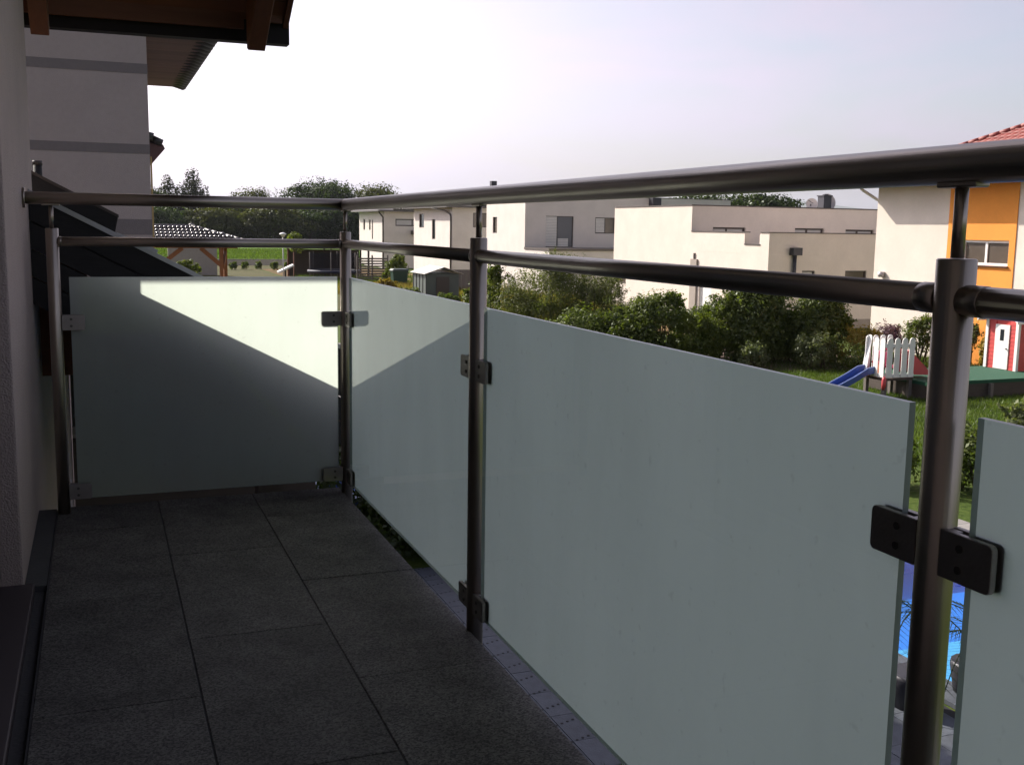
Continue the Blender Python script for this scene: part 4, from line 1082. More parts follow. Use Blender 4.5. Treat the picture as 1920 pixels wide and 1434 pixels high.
a = MB(); a.tube([(17.6, 85, .8), (17.6, 85, 2.2)], 1.95, 24, False); a.build("net", m_, tr)
pg = thing("garden_pergola", (18, 91, 0), "dark timber pergola with lean roof behind the trampoline", "pergola")
for x in (15.3, 18.4, 21.6):
    for y in (90, 93):
        a = MB(); a.box(x - .07, x + .07, y - .07, y + .07, 0, 2.4); a.build("post", M['rafter'] if x < 16 else M['dark_wood'], pg)
a = MB(); a.prism([(15, 89.8, 2.42), (21.9, 89.8, 2.42), (21.9, 89.8, 2.55), (15, 89.8, 2.75)], (0, 3.4, 0)); a.build("roof", M['dark_wood'], pg)
a = MB(); a.box(15.4, 21.5, 93.1, 93.2, 0, 2.3); a.build("back_wall", M['dark_wood'], pg)
tf_ = thing("trellis_fence", (20, 80, 0), "weathered slatted trellis fence left of the shed", "fence")
for i in range(9):
    a = MB(); a.box(18.4, 20.7, 79.98, 80.02, .35 + i * .19, .47 + i * .19); a.build("slat", M['grey_wood'], tf_)
for x in (18.35, 19.5, 20.7):
    a = MB(); a.box(x - .05, x + .05, 80.03, 80.12, 0, 2.2); a.build("post", M['grey_wood'], tf_)
bn = thing("wheelie_bin", (20.2, 75, 0), "dark green waste bin with pale lid edge beside the bright shrub", "bin")
a = MB(); a.prism([(19.8, 74.7, .1), (20.7, 74.7, .1), (20.82, 74.62, 1.25), (19.68, 74.62, 1.25)], (0, .75, 0)); a.build("body", M['bin_green'], bn)
a = MB(); a.prism([(19.6, 74.55, 1.26), (20.9, 74.55, 1.26), (20.8, 74.6, 1.38), (19.75, 74.6, 1.38)], (0, .85, 0)); a.build("lid", M['shed_wall'], bn)
for s in (19.85, 20.65):
    a = MB(); a.tube([(s - .05, 75.4, .12), (s + .05, 75.4, .12)], .12, 10); a.build("wheel", M['bolt'], bn)
wb = thing("white_board", (10.2, 60, 1.5), "tilted white board leaning just above the sunlit glass panel", "board")
a = MB(); a.obox((9.75, 60.2, 1.98), (.42, 0, .20), (0, .3, 0), (-.02, 0, .045)); a.build("sheet", M['white_paint'], wb)
a = MB(); a.box(9.7, 9.78, 60.1, 60.3, 0, 1.9); a.build("prop", M['dark_wood'], wb)
def garden_chair(x, y, label):
    t = thing("garden_chair", (x, y, 0), label, "chair", "dark garden chairs near the carport")
    s = MB(); s.box(x - .24, x + .24, y - .24, y + .24, .42, .46); s.build("seat", M['bolt'], t)
    s = MB(); s.tube([(x - .22, y + .24, .46), (x - .1, y + .34, 1.15), (x + .06, y + .35, 1.22), (x + .16, y + .33, 1.1), (x + .22, y + .24, .46)], .035, 8); s.build("backrest", M['bolt'], t)
    for dx in (-.2, .2):
        for dy in (-.2, .2):
            s = MB(); s.box(x + dx - .02, x + dx + .02, y + dy - .02, y + dy + .02, 0, .42); s.build("leg", M['bolt'], t)

# ------------------------------------------------------------------ playground at right
tw_ = thing("play_tower", (20.0, 23.4, 0), "small play tower with white picket fence on dark posts", "play tower")
TX0, TX1, TY0, TY1, TZ = 19.62, 20.58, 22.95, 23.80, .56
g = MB(); g.box(TX0, TX1, TY0, TY1, TZ - .06, TZ); g.build("deck", M['dark_wood'], tw_)
for x, y in ((TX0 + .06, TY0 + .06), (TX1 - .06, TY0 + .06), (TX0 + .06, TY1 - .06), (TX1 - .06, TY1 - .06)):
    g = MB(); g.box(x - .05, x + .05, y - .05, y + .05, 0, TZ - .062); g.build("leg", M['grey_wood'], tw_)
def picket_mesh(axis):
    a = MB(); w, h = .088, 1.06
    pts = [(-w, 0), (w, 0), (w, h - .08)] + [(w * math.cos(R(30 * k)), h - .08 + .085 * math.sin(R(30 * k))) for k in range(1, 6)] + [(-w, h - .08)]
    if axis == 'x': a.prism([(p, -.011, q) for p, q in pts], (0, .022, 0))
    else: a.prism([(-.011, p, q) for p, q in pts], (.022, 0, 0))
    return a.mesh("picket", M['white_paint'])
pk_x, pk_y = picket_mesh('x'), picket_mesh('y')
for i in range(4):
    x = TX0 + .115 + i * .245
    inst("picket", pk_x, tw_, (x, TY0 - .014, TZ + .03)); inst("picket", pk_x, tw_, (x, TY1 + .014, TZ + .03))
for i in range(2): inst("picket", pk_y, tw_, (TX0 - .014, TY0 + .12 + i * .25, TZ + .03))
inst("picket", pk_y, tw_, (TX0 - .014, TY1 - .03, TZ + .06), (0, R(8), 0))
for z in (TZ + .02, TZ + .84):
    g = MB(); g.box(TX0 - .005, TX1 + .01, TY0 - .002, TY0 + .03, z, z + .10); g.build("rail", M['white_paint'], tw_)
    g = MB(); g.box(TX0 - .002, TX0 + .03, TY0 + .031, TY1 - .3, z, z + .1); g.build("rail", M['white_paint'], tw_)
# slide
sl_ = thing("slide", (18.9, 23.7, 0), "dark blue plastic slide running down from the white picket tower", "slide")
pth = [(19.62, 23.56, .70), (19.42, 23.59, .66), (19.05, 23.65, .44), (18.62, 23.72, .22), (18.25, 23.78, .10), (17.9, 23.83, .08)]
def ribbon(mb, off0, off1, z0, z1, th):
    for (p, q) in zip(pth, pth[1:]):
        p, q = Vector(p), Vector(q); d = (q - p); sd = Vector((-d.y, d.x, 0)).normalized()
        A = [p + sd * off0 + Vector((0, 0, z0)), p + sd * off1 + Vector((0, 0, z1)), q + sd * off1 + Vector((0, 0, z1)), q + sd * off0 + Vector((0, 0, z0))]
        mb.prism(A, (0, 0, -th))
a = MB(); ribbon(a, -.20, .20, 0, 0, .03); a.build("chute", M['blue_plastic'], sl_)
for s in (-1, 1):
    a = MB(); ribbon(a, s * .20, s * .245, .13, .13, .17); a.build("side_wall", M['blue_plastic'], sl_)
    a = MB(); a.tube([Vector(p) + Vector((0, s * .222, .135)) for p in pth], .022, 8); a.build("rim", M['blue_rim'], sl_)
# ramp / toys
ty = thing("climbing_ramp", (20.8, 23.4, .56), "red sloping ramp panel right of the white picket tower", "ramp")
a = MB(); a.prism([(20.62, 23.15, .62), (20.62, 23.15, 1.28), (21.35, 23.15, .66), (21.35, 23.15, .58)], (0, .05, 0)); a.build("near_side", M['red_plastic'], ty)
a = MB(); a.prism([(20.62, 23.7, .62), (20.62, 23.7, 1.28), (21.35, 23.7, .66), (21.35, 23.7, .58)], (0, .05, 0)); a.build("far_side", M['red_plastic'], ty)
a = MB(); a.obox((20.98, 23.45, .96), (.37, 0, -.31), (0, .22, 0), (.012, 0, .014)); a.build("panel", M['red_plastic'], ty)
tc_ = thing("toy_chair", (20.15, 23.45, .56), "pink toy chair inside the white picket tower", "toy")
a = MB(); a.box(19.98, 20.36, 23.28, 23.62, .80, .86); a.build("seat", M['pink'], tc_)
a = MB(); a.tube([(19.98, 23.62, .80), (20.0, 23.64, 1.2), (20.17, 23.65, 1.32), (20.34, 23.64, 1.2), (20.36, 23.62, .80)], .05, 8); a.box(20.02, 20.32, 23.62, 23.66, .84, 1.2); a.build("backrest", M['pink'], tc_)
for x, y in ((20.0, 23.3), (20.34, 23.3), (20.0, 23.6), (20.34, 23.6)):
    a = MB(); a.box(x - .03, x + .03, y - .03, y + .03, .562, .80); a.build("leg", M['red_plastic'], tc_)
tc2 = thing("toy_box", (19.85, 23.5, .56), "small red and orange toy box behind the pickets", "toy")
a = MB(); a.box(19.74, 19.92, 23.35, 23.6, .562, .92); a.build("body", mat("orange_plastic", (.6, .17, .05), .4), tc2)
a = MB(); a.box(19.72, 19.94, 23.33, 23.62, .922, .97); a.build("lid", M['red_plastic'], tc2)
cg = tw_
a = MB(); a.tube([(19.55, 22.90, .28), (19.55, 22.88, .40), (19.55, 22.88, .56), (19.55, 22.90, .62)], [.04, .062, .062, .03], 10); a.build("handle", M['red_plastic'], cg)
a = MB(); a.tube([(19.55, 22.9, .6), (19.6, 22.94, .7)], .012, 6); a.build("handle_cord", M['bolt'], cg)
# green carpeted deck with red playhouse
dk = thing("play_deck", (23.6, 23.6, 0), "raised play deck covered with green carpet under the red playhouse", "deck")
a = MB(); a.box(20.62, 27.2, 22.45, 24.95, .40, .495); a.build("carpet", M['green_carpet'], dk)
a = MB(); a.box(20.64, 27.18, 22.47, 22.52, .02, .398); a.build("side_board", M['dark_wood'], dk)
a = MB(); a.box(20.64, 20.69, 22.53, 24.93, .02, .398); a.build("side_board", M['dark_wood'], dk)
for x in (20.75, 22.8, 25, 27):
    a = MB(); a.box(x - .05, x + .05, 22.35, 22.449, 0, .40); a.build("leg", M['grey_wood'], dk)
ph = thing("playhouse", (25.6, 24.1, .5), "red clapboard playhouse with white door and white corner trim", "playhouse")
HX0, HX1, HY0, HY1, HZ0, HZ1 = 24.9, 26.5, 23.62, 24.75, .5, 1.95
cl_x = MB(); cl_x.obox((0, 0, 0), (.012, 0, 0), (0, .5, 0), (0, 0, .058)); 
bdn = 12; bh = (HZ1 - HZ0) / bdn
def board(u0, u1, side):
    a = MB()
    if side == 'x': a.prism([(-.010, 0, 0), (0.012, 0, 0), (.012, 0, bh), (.002, 0, bh)], (0, u1 - u0, 0))
    else: a.prism([(0, -.010, 0), (0, .012, 0), (0, .012, bh), (0, .002, bh)], (u1 - u0, 0, 0))
    return a.mesh("clapboard", M['red_paint'])
DY0, DY1 = 23.90, 24.44
b1, b2, b3 = board(HY0, DY0 - .0, 'x'), board(DY1, HY1, 'x'), board(HX0, HX1, 'y')
for i in range(bdn):
    z = HZ0 + i * bh
    inst("clapboard", b1, ph, (HX0, HY0, z)); inst("clapboard", b2, ph, (HX0, DY1, z)); inst("clapboard", b3, ph, (HX0, HY0, z))
a = MB(); a.box(HX0 + .014, HX1, HY0 + .014, HY1, HZ0, HZ1); a.build("wall", M['red_paint'], ph)
a = MB(); a.box(HX0 - .03, HX0 + .012, DY0 + .004, DY1 - .004, HZ0 + .01, HZ0 + 1.32); dr = a.build("door", M['white_paint'], ph)
a = MB(); a.box(HX0 - .036, HX0 - .031, DY0 + .2, DY0 + .34, HZ0 + .85, HZ0 + 1.18); a.build("door_window", M['pane'], dr)
a = MB(); a.sphere((HX0 - .05, DY0 + .07, HZ0 + .62), .025, n=8, m=6); a.build("handle", M['bolt'], dr)
for y in (HY1, HY0):
    a = MB(); a.box(HX0 - .04, HX0 + .05, y - .05, y + .05, HZ0, HZ1); a.build("corner_strip", M['white_paint'], ph)
a = MB(); a.prism([(HX0 - .25, HY0 - .2, HZ1 - .06), (HX0 - .25, (HY0 + HY1) / 2, HZ1 + .55), (HX0 - .25, HY1 + .2, HZ1 - .06), (HX0 - .25, HY1 + .2, HZ1), (HX0 - .25, (HY0 + HY1) / 2, HZ1 + .62), (HX0 - .25, HY0 - .2, HZ1)], (HX1 - HX0 + .5, 0, 0)); a.build("roof", M['white_paint'], ph)
for x in (25.3, 25.55, 25.8, 26.05):
    a = MB(); zc = HZ0 + .8 + .12 * ((x * 4) % 2); a.sphere((x, HY0 - .03, zc), .05, .03, .05, 8, 6); a.build("climbing_hold", M['white_paint'], ph)

# ------------------------------------------------------------------ pool and terrace below the balcony
pl = MB()
D0 = -0.75
pl.cur = 0
pl.quad((PX0, 9.25, D0), (PX1, 9.25, D0), (PX1, PY1, D0), (PX0, PY1, D0))
pl.quad((PX0, PY1, D0), (PX1, PY1, D0), (PX1, PY1, 0), (PX0, PY1, 0))
pl.quad((PX1, PY0, D0), (PX1, PY1, D0), (PX1, PY1, 0), (PX1, PY0, 0)); pl.quad((PX0, PY0, D0), (PX0, PY1, D0), (PX0, PY1, 0), (PX0, PY0, 0)); pl.quad((PX0, PY0, D0), (PX1, PY0, D0), (PX1, PY0, 0), (PX0, PY0, 0))
pl.cur = 1; pl.box(PX0 + .01, PX1 - .01, PY0 + .01, 9.25, D0, -.27)
pool = thing("swimming_pool", ((PX0 + PX1) / 2, (PY0 + PY1) / 2, -1.3), "blue lined garden swimming pool glimpsed beside the near post", "pool")
pl.build("basin", [M['liner'], M['liner_light']], pool)
tag((lambda a: a)(MB().quad((PX0, PY0, -.1), (PX1, PY0, -.1), (PX1, PY1, -.1), (PX0, PY1, -.1)).build("pool_water", M['water'])), "clear blue water in the garden pool", None, None, 'structure')
cb = MB(); cb.box(-.245, .245, -.18, .18, 0, .045); me_cp = cb.mesh("coping_stone", M['coping']); me_cp2 = cb.mesh("coping_stone", M['paving'])
i = 0
y = PY0 - .02
while y < PY1 + .3:
    inst("coping_stone", me_cp2, pool, (PX0 - .19, y, .006), (0, 0, PI / 2)); inst("coping_stone", me_cp, pool, (PX1 + .19, y, .006), (0, 0, PI / 2)); y += .5
x = PX0 + .25
while x < PX1:
    inst("coping_stone", me_cp, pool, (x, PY1 + .19, .006)); inst("coping_stone", me_cp2, pool, (x, PY0 - .19, .006)); x += .5
# terrace slabs in the gap under the glass and by the pool
ter = MB(); ter.quad((0.2, -4, .004), (7.35, -4, .004), (7.35, 12.93, .004), (0.2, 12.93, .004))
terrace = tag(ter.build("terrace", M['joint']), "terrace of grey stone slabs below the balcony", None, None, 'structure')
cb = MB(); cb.box(-.247, .247, -.247, .247, 0, .02); me_p = cb.mesh("paving_slab", M['paving'])
rng = random.Random(8)
for ix in range(14):
    for iy in range(34):
        x, y = .45 + ix * .5, -3.8 + iy * .5
        if not (3.2 < x < 4.6 and y > 5.5 or x > 5.3 and y > 5.0): continue
        inst("paving_slab", me_p, terrace, (x, y, .006 + rng.uniform(0, .002)))
rest = MB()
for ix in range(14):
    for iy in range(34):
        x, y = .45 + ix * .5, -3.8 + iy * .5
        if (3.2 < x < 4.6 and y > 5.5 or x > 5.3 and y > 5.0): continue
        rest.box(x - .247, x + .247, y - .247, y + .247, .006, .026)
tag(rest.build("outer_slabs", M['paving'], terrace), None, None, None, 'stuff')
hl_ = MB()
for iy in range(16):
    for k in range(9):
        x, y = 3.56 + k * .062, 7.9 + iy * .33
        hl_.tube([(x, y + k * .02, .0285), (x, y + k * .02, .030)], .014, 6)
tag(hl_.build("drain_holes", M['joint'], terrace), None, None, None, 'stuff')

# ------------------------------------------------------------------ foliage
def leaf_mesh(name, cen, nor, L, Wd, seed, m):
    rs = np.random.RandomState(seed); N = len(cen)
    t = rs.normal(size=(N, 3)); nor = nor / (np.linalg.norm(nor, axis=1, keepdims=True) + 1e-9)
    t -= nor * (t * nor).sum(1, keepdims=True); t /= np.linalg.norm(t, axis=1, keepdims=True) + 1e-9
    b = np.cross(nor, t)
    s = rs.uniform(.7, 1.3, (N, 1))
    hl, hw = t * L * .5 * s, b * Wd * .5 * s
    v = np.stack([cen - hl, cen - hl * .1 + hw + nor * Wd * .12, cen + hl, cen - hl * .1 - hw + nor * Wd * .12], 1).reshape(-1, 3)
    me = bpy.data.meshes.new(name)
    me.vertices.add(N * 4); me.vertices.foreach_set("co", v.astype(np.float32).ravel())
    me.loops.add(N * 4); me.loops.foreach_set("vertex_index", np.arange(N * 4, dtype=np.int32))
    me.polygons.add(N); me.polygons.foreach_set("loop_start", np.arange(0, N * 4, 4, dtype=np.int32)); me.polygons.foreach_set("loop_total", np.full(N, 4, dtype=np.int32))
    me.materials.append(m); me.update(calc_edges=True); me.validate()
    return me

def crown_points(blobs, N, seed, clump=.30, nclump=38, fill=.15):
    """leaf positions gathered in clumps over ellipsoid blobs"""
    rs = np.random.RandomState(seed)
    bl = np.array(blobs, float)
    wgt = (bl[:, 3] * bl[:, 4] * bl[:, 5]) ** (2 / 3); wgt /= wgt.sum()
    C, Nn = [], []
    for i, bb in enumerate(bl):
        n = max(20, int(N * wgt[i]))
        k = max(6, int(nclump * (wgt[i] * len(bl)) ** .5))
        d = rs.normal(size=(k, 3)); d /= np.linalg.norm(d, axis=1, keepdims=True)
        d[:, 2] = np.where(d[:, 2] < -.55, -d[:, 2], d[:, 2])
        rr = rs.uniform(.62, 1.02, (k, 1))
        cc = d * rr
        cr_ = rs.uniform(.55, 1.35, k) * clump
        idx = rs.randint(0, k, n)
        p = rs.normal(size=(n, 3)); p /= np.linalg.norm(p, axis=1, keepdims=True)
        r = rs.uniform(0, 1, (n, 1)) ** .4
        loc = cc[idx] + p * r * cr_[idx][:, None]
        nf = int(n * fill)
        q = rs.normal(size=(nf, 3)); q /= np.linalg.norm(q, axis=1, keepdims=True); loc[:nf] = q * rs.uniform(.3, 1.08, (nf, 1))
        C.append(loc * bb[3:6] + bb[:3])
        nn = loc * .7 + p * .9 + rs.normal(size=(n, 3)) * .55 + np.array([0, 0, .35])
        Nn.append(nn)
    return np.concatenate(C), np.concatenate(Nn)

def plant(name, base, blobs, N, L, Wd, m, label, cat, seed, group=None, trunk=0.0, stems=0, clump=.30, nclump=38, fill=.15, crown_name="crown", extra=None, shoots=None):
    bx, by, bz = base
    if name in ('big_bush', 'leafy_bush'):              # branches sweep down to the ground
        mr = max(b[3] for b in blobs)
        blobs = blobs + [(-.35 * mr, -.1, .32, mr * .8, mr * .6, .36), (.4 * mr, -.15, .3, mr * .75, mr * .6, .34)]
        N = int(N * 1.25)
    t = thing(name, base, label, cat, group)
    cen, nor = crown_points(blobs, N, seed, clump, nclump, fill)
    if L < .2:                                     # garden bushes: finer leaves, and loose shoots above the outline
        rq = np.random.RandomState(seed + 9)
        ns = shoots if shoots is not None else max(5, len(blobs) * 10)
        C2, N2 = [cen], [nor]
        for k in range(ns):
            b = blobs[rq.randint(len(blobs))]
            a0 = rq.uniform(0, 2 * PI); el = rq.uniform(.35, 1.2)
            p0 = np.array(b[:3]) + np.array([math.cos(a0) * math.cos(el) * b[3], math.sin(a0) * math.cos(el) * b[4], math.sin(el) * b[5]]) * .85
            d = np.array([math.cos(a0) * .5, math.sin(a0) * .5, 1.0]) + rq.normal(0, .25, 3); d /= np.linalg.norm(d)
            ln = rq.uniform(.22, .75) * min(1.2, b[5]); nl = int(16 + 40 * ln)
            tt = rq.uniform(0, 1, (nl, 1))
            C2.append(p0 + d * ln * tt + np.array([0, 0, -.25]) * ln * tt ** 2 + rq.normal(0, .035, (nl, 3))); N2.append(rq.normal(0, 1, (nl, 3)) + np.array([0, 0, .5]))
        cen, nor = np.concatenate(C2), np.concatenate(N2)
    keep = cen[:, 2] > .02
    o = inst(crown_name, leaf_mesh(crown_name, cen[keep], nor[keep], L, Wd, seed + 1, m), t, base)
    rs = random.Random(seed)
    if trunk:
        a = MB(); top = max(b[2] for b in blobs); zc = min(b[2] for b in blobs)
        a.tube([(bx, by, 0), (bx + .1 * trunk, by, zc * .5), (bx - .2 * trunk, by + .2 * trunk, zc), (bx, by, top)], [trunk, trunk * .75, trunk * .55, trunk * .15], 8)
        for b in blobs:
            z0 = zc * rs.uniform(.45, .8)
            a.tube([(bx, by, z0), (bx + b[0] * .5, by + b[1] * .5, (z0 + b[2]) / 2), (bx + b[0], by + b[1], b[2])], [trunk * .45, trunk * .3, trunk * .1], 6)
        a.build("trunk", M['bark'], t)
    if stems:
        a = MB()
        for k in range(stems):
            b = blobs[rs.randrange(len(blobs))]
            ex, ey, ez = b[0] + rs.uniform(-.6, .6) * b[3], b[1] + rs.uniform(-.6, .6) * b[4], b[2] + rs.uniform(.2, .95) * b[5]
            sx, sy = rs.uniform(-.25, .25) + b[0] * .5, rs.uniform(-.2, .2) + b[1] * .5
            a.tube([(bx + sx, by + sy, 0), (bx + (sx + ex) / 2 + rs.uniform(-.1, .1), by + (sy + ey) / 2, ez * .55), (bx + ex, by + ey, ez)], [.028, .018, .006], 5)
        tag(a.build("stems", M['stem'], t), None, None, None, "stuff")
    if extra: extra(t)
    return t

# ---- far tree line beyond the field
def far_tree(x, y, h, w, kind, seed, label, group="trees along the far side of the field"):
    rs = random.Random(seed)
    K = 1.42 if y < 200 and x < 60 else 1.0
    x, y, w, h = x * K, y * K, w * K * 1.12, 4.425 + (h - 4.425) * K
    if kind == 'conifer':
        bl = []
        for dx, hh, ww in ((-.27, .90, .30), (.12, .97, .24), (.24, 1.0, .22), (.42, .76, .2), (-.05, .78, .33)):
            for q in range(6):
                f = q / 5; bl.append((dx * w + rs.uniform(-.03, .03) * w, rs.uniform(-.5, .5), h * hh * (.16 + .72 * f), w * ww * (1 - .6 * f ** 2), w * ww * (1 - .6 * f ** 2), h * hh * .16))
        return plant("conifer_tree", (x, y, 0), bl, 17000, .55, .26, M['leaf_conifer'], label, "tree", seed, group, trunk=.32, clump=.38, nclump=40, fill=.35)
    bl = [(0, 0, h * .60, w * .36, w * .36, h * .36)]
    for q in range(6):
        a = rs.uniform(0, 2 * PI); r = w * rs.uniform(.2, .36)
        bl.append((math.cos(a) * r, math.sin(a) * r, h * rs.uniform(.32, .74), w * rs.uniform(.22, .32), w * rs.uniform(.22, .32), h * rs.uniform(.15, .24)))
    m = {'dark': M['leaf_dark'], 'olive': M['leaf_olive'], 'red': M['leaf_red']}[kind]
    return plant("broadleaf_tree", (x, y, 0), bl, 13000, .50, .34, m, label, "tree", seed, group, trunk=.3, clump=.34, nclump=46, fill=.3)
LT = [
 (7.4, 176, 10.2, 7, 'dark', "dark tree half hidden by the grey banded house's edge"),
 (13.4, 182, 12.7, 7.6, 'conifer', "tallest pointed conifer group in the tree line at left"),
 (18.5, 183, 8.2, 6.5, 'dark', "low dark tree just right of the pointed conifers"),
 (23.8, 178, 10.3, 9.5, 'olive', "olive rounded tree behind the far top rail's middle"),
 (29.4, 180, 8.6, 7.5, 'olive', "low olive tree between the two taller rounded crowns"),
 (33.2, 173, 11.7, 10.5, 'dark', "tall dark rounded tree left of the corner post"),
 (37.8, 178, 9.0, 5.5, 'dark', "small dark tree directly behind the corner post"),
 (42.0, 170, 11.3, 10.0, 'olive', "broad domed tree just right of the corner post"),
 (48.0, 178, 9.0, 8, 'olive', "rounded tree behind the farthest white house's roof"),
]
for i, (x, y, h, w, k, lb) in enumerate(LT): far_tree(x, y, h, w, k, 100 + i, lb)
LB = [
 (8.2, 160, 7.0, 8, 'dark', "lower dark tree beside the carport roof in front of the conifers"),
 (12.0, 164, 5.2, 4.5, 'red', "reddish brown leaved low tree under the conifers"),
 (15.6, 160, 6.8, 7, 'olive', "low olive tree below the conifer group, above the carport roof"),
 (19.5, 163, 6.0, 7.5, 'olive', "low spreading olive tree above the carport's hip end"),
 (25.0, 160, 7.6, 8.5, 'olive', "yellow green front tree above the garden lamp's left"),
 (30.0, 162, 7.4, 9, 'dark', "dark front tree just above the garden lamp"),
 (35.2, 160, 7.6, 9, 'dark', "dark front tree left of the corner post, under the tall crown"),
 (40.5, 159, 7.5, 9, 'dark', "dark front tree behind the corner post's right side"),
]
for i, (x, y, h, w, k, lb) in enumerate(LB):
    t = far_tree(x, y, h, w, k, 140 + i, lb, "lower trees in front of the tree line")
# hedge closing the gaps beneath the crowns
rs = np.random.RandomState(77); N = 16000
cen = np.stack([rs.uniform(0, 80, N), 240 + rs.normal(0, 2, N), np.abs(rs.normal(0, 1.8, N)) + rs.uniform(0, 3.0, N)], 1)
hm = leaf_mesh("far_hedge", cen - np.array([40, 240, 0]), rs.normal(size=(N, 3)) + np.array([0, -.3, .5]), .9, .6, 5, M['leaf_dark'])
o = bpy.data.objects.new("undergrowth", hm); COL.objects.link(o); o.location = (40, 240, 0); tag(o, "dark undergrowth beneath the far tree line", None, None, 'stuff')
# trees behind the flat roofs
for i, (x, y, h, w, k, lb) in enumerate([
    (79, 132, 10.2, 14, 'dark', "dark tree rising behind the far box shaped house"),
    (87, 134, 10.0, 12, 'dark', "dark tree behind the cream flat roof, right of the box house"),
    (94, 134, 8.6, 8, 'olive', "lower tree fading out right of the dark roofline trees"),
    (99, 132, 8.3, 6, 'olive', "small tree above the cream flat roof left of the small dish"),
    (118, 138, 8.6, 6, 'olive', "small bush topped tree right of the chimney on the horizon"),
    (124, 138, 8.5, 7, 'olive', "tree on the horizon just left of the orange house's gutter pipe")]):
    far_tree(x, y, h, w, k, 170 + i, lb, "trees behind the flat roofs")

# ---- garden shrubs between the balcony and the houses
G = "garden bushes in front of the cream house"
plant("willow_shrub", (14.6, 34.6, 0), [(0, 0, 1.9, 1.5, 1.1, 1.4), (.9, -.2, 2.1, .9, .8, 1.3), (-.9, .1, 1.5, 1.0, .8, 1.2), (.2, -.3, 2.7, .6, .5, .9), (1.3, -.3, 1.6, .8, .7, 1.2), (-.4, -.4, 1.0, 1.2, .8, 1.0), (.8, -.5, .9, 1.1, .8, .9)], 27000, 0.101, 0.028, M['leaf_willow'],
      "tall feathery grey green willow shrub right of the middle post", "shrub", 301, G, stems=26, clump=.34, nclump=60)
plant("willow_shrub", (16.2, 33.6, 0), [(0, 0, 1.5, 1.0, .9, 1.2), (.5, .1, 1.9, .6, .5, .9)], 8500, 0.094, 0.027, M['leaf_willow'],
      "smaller feathery shrub against the cream wall, next to the willow", "shrub", 302, G, stems=16, clump=.34, nclump=50)
plant("columnar_shrub", (13.05, 35.6, 0), [(0, 0, 1.6, .30, .3, 1.45), (.1, 0, 2.6, .22, .2, .6)], 3060, 0.101, 0.055, M['leaf_bright'],
      "narrow light green shrub directly right of the middle post", "shrub", 303, G, stems=5)
plant("leafy_bush", (15.0, 32.0, 0), [(0, 0, .8, 1.3, .9, .95), (1.0, 0, .9, .9, .8, .9), (-.9, .2, .6, .8, .7, .8)], 10200, 0.101, 0.058, M['leaf_bush'],
      "low leafy bush in front of the willow shrub", "bush", 304, G, stems=10)
plant("leafy_bush", (17.5, 31.9, 0), [(0, 0, 1.1, 1.1, .9, 1.15), (.5, .1, 1.7, .6, .5, .6), (-.7, 0, 1.2, .7, .6, .9)], 11050, 0.101, 0.058, M['leaf_bush'],
      "rounded green bush below the cream house's white door, on its left", "bush", 305, G, stems=12)
plant("leafy_bush", (18.7, 31.0, 0), [(0, 0, .8, .7, .6, .85), (.4, -.2, .9, .5, .5, .7)], 5440, 0.094, 0.055, M['leaf_bright'],
      "yellow green bush just below the white door", "bush", 306, G, stems=8)
plant("big_bush", (20.6, 31.0, 0), [(0, 0, 1.35, 1.2, 1.0, 1.35), (.7, 0, 1.75, .9, .8, .95), (-.8, .1, 1.25, .8, .7, 1.0), (.1, -.4, 1.0, 1.0, .7, .9), (-.2, 0, 2.1, .6, .6, .5)], 22100, 0.105, 0.058, M['leaf_bush'],
      "biggest dark green bush, in the middle of the hedge below the cream house", "bush", 307, G, stems=18, nclump=60)
plant("big_bush", (22.8, 30.2, 0), [(0, 0, 1.25, .95, .8, 1.2), (.5, .1, 1.6, .7, .6, .75), (-.5, -.1, .9, .7, .6, .8), (.9, 0, 1.0, .5, .5, .7)], 15300, 0.101, 0.055, M['leaf_bush'],
      "dark green bush at the hedge's right end near the cream house corner", "bush", 308, G, stems=14, nclump=60)
plant("leafy_bush", (16.2, 31.4, 0), [(0, 0, .75, .9, .8, .85), (.6, .1, .9, .6, .6, .7), (-.6, 0, .6, .6, .6, .6)], 7140, 0.101, 0.058, M['leaf_bush'],
      "low dark bush between the willow and the rounded green bush", "bush", 314, G, stems=8)
plant("leafy_bush", (19.4, 32.6, 0), [(0, 0, .8, .9, .8, .9), (.5, 0, 1.1, .6, .6, .7)], 7140, 0.101, 0.058, M['leaf_bush'],
      "dark bush right below the white door, left of the biggest bush", "bush", 315, G, stems=8)
plant("leafy_bush", (21.9, 30.9, 0), [(0, 0, .7, .8, .7, .8), (.3, 0, 1.1, .6, .6, .6)], 7140, 0.101, 0.058, M['leaf_bush'],
      "dark bush closing the gap between the two biggest bushes", "bush", 316, G, stems=8)
plant("pale_bush", (19.7, 29.3, 0), [(0, 0, .35, .45, .4, .42), (.3, .1, .4, .3, .3, .35)], 2550, 0.086, 0.047, M['leaf_pale'],
      "small pale leaved bush low in front of the biggest bush", "bush", 309, G, stems=6)
plant("pale_bush", (21.6, 28.7, 0), [(0, 0, .5, .65, .5, .6), (.5, .1, .6, .4, .4, .55)], 4080, 0.086, 0.047, M['leaf_pale'],
      "pale bush with browning leaves low in the hedge's right part", "bush", 310, G, stems=8)
plant("flowering_plant", (23.9, 29.2, 0), [(0, 0, .6, .65, .5, .65), (.4, 0, .75, .4, .4, .5)], 4420, 0.078, 0.031, M['leaf_yellow'],
      "yellow flowering perennial left of the white picket tower", "plant", 311, "flowering plants by the play tower", stems=10)
plant("flowering_plant", (25.1, 29.4, 0), [(0, 0, .7, .55, .5, .6), (.3, 0, .8, .35, .35, .45)], 3740, 0.078, 0.031, M['leaf_purple'],
      "purple flowering perennial just left of the white picket tower", "plant", 312, "flowering plants by the play tower", stems=10)
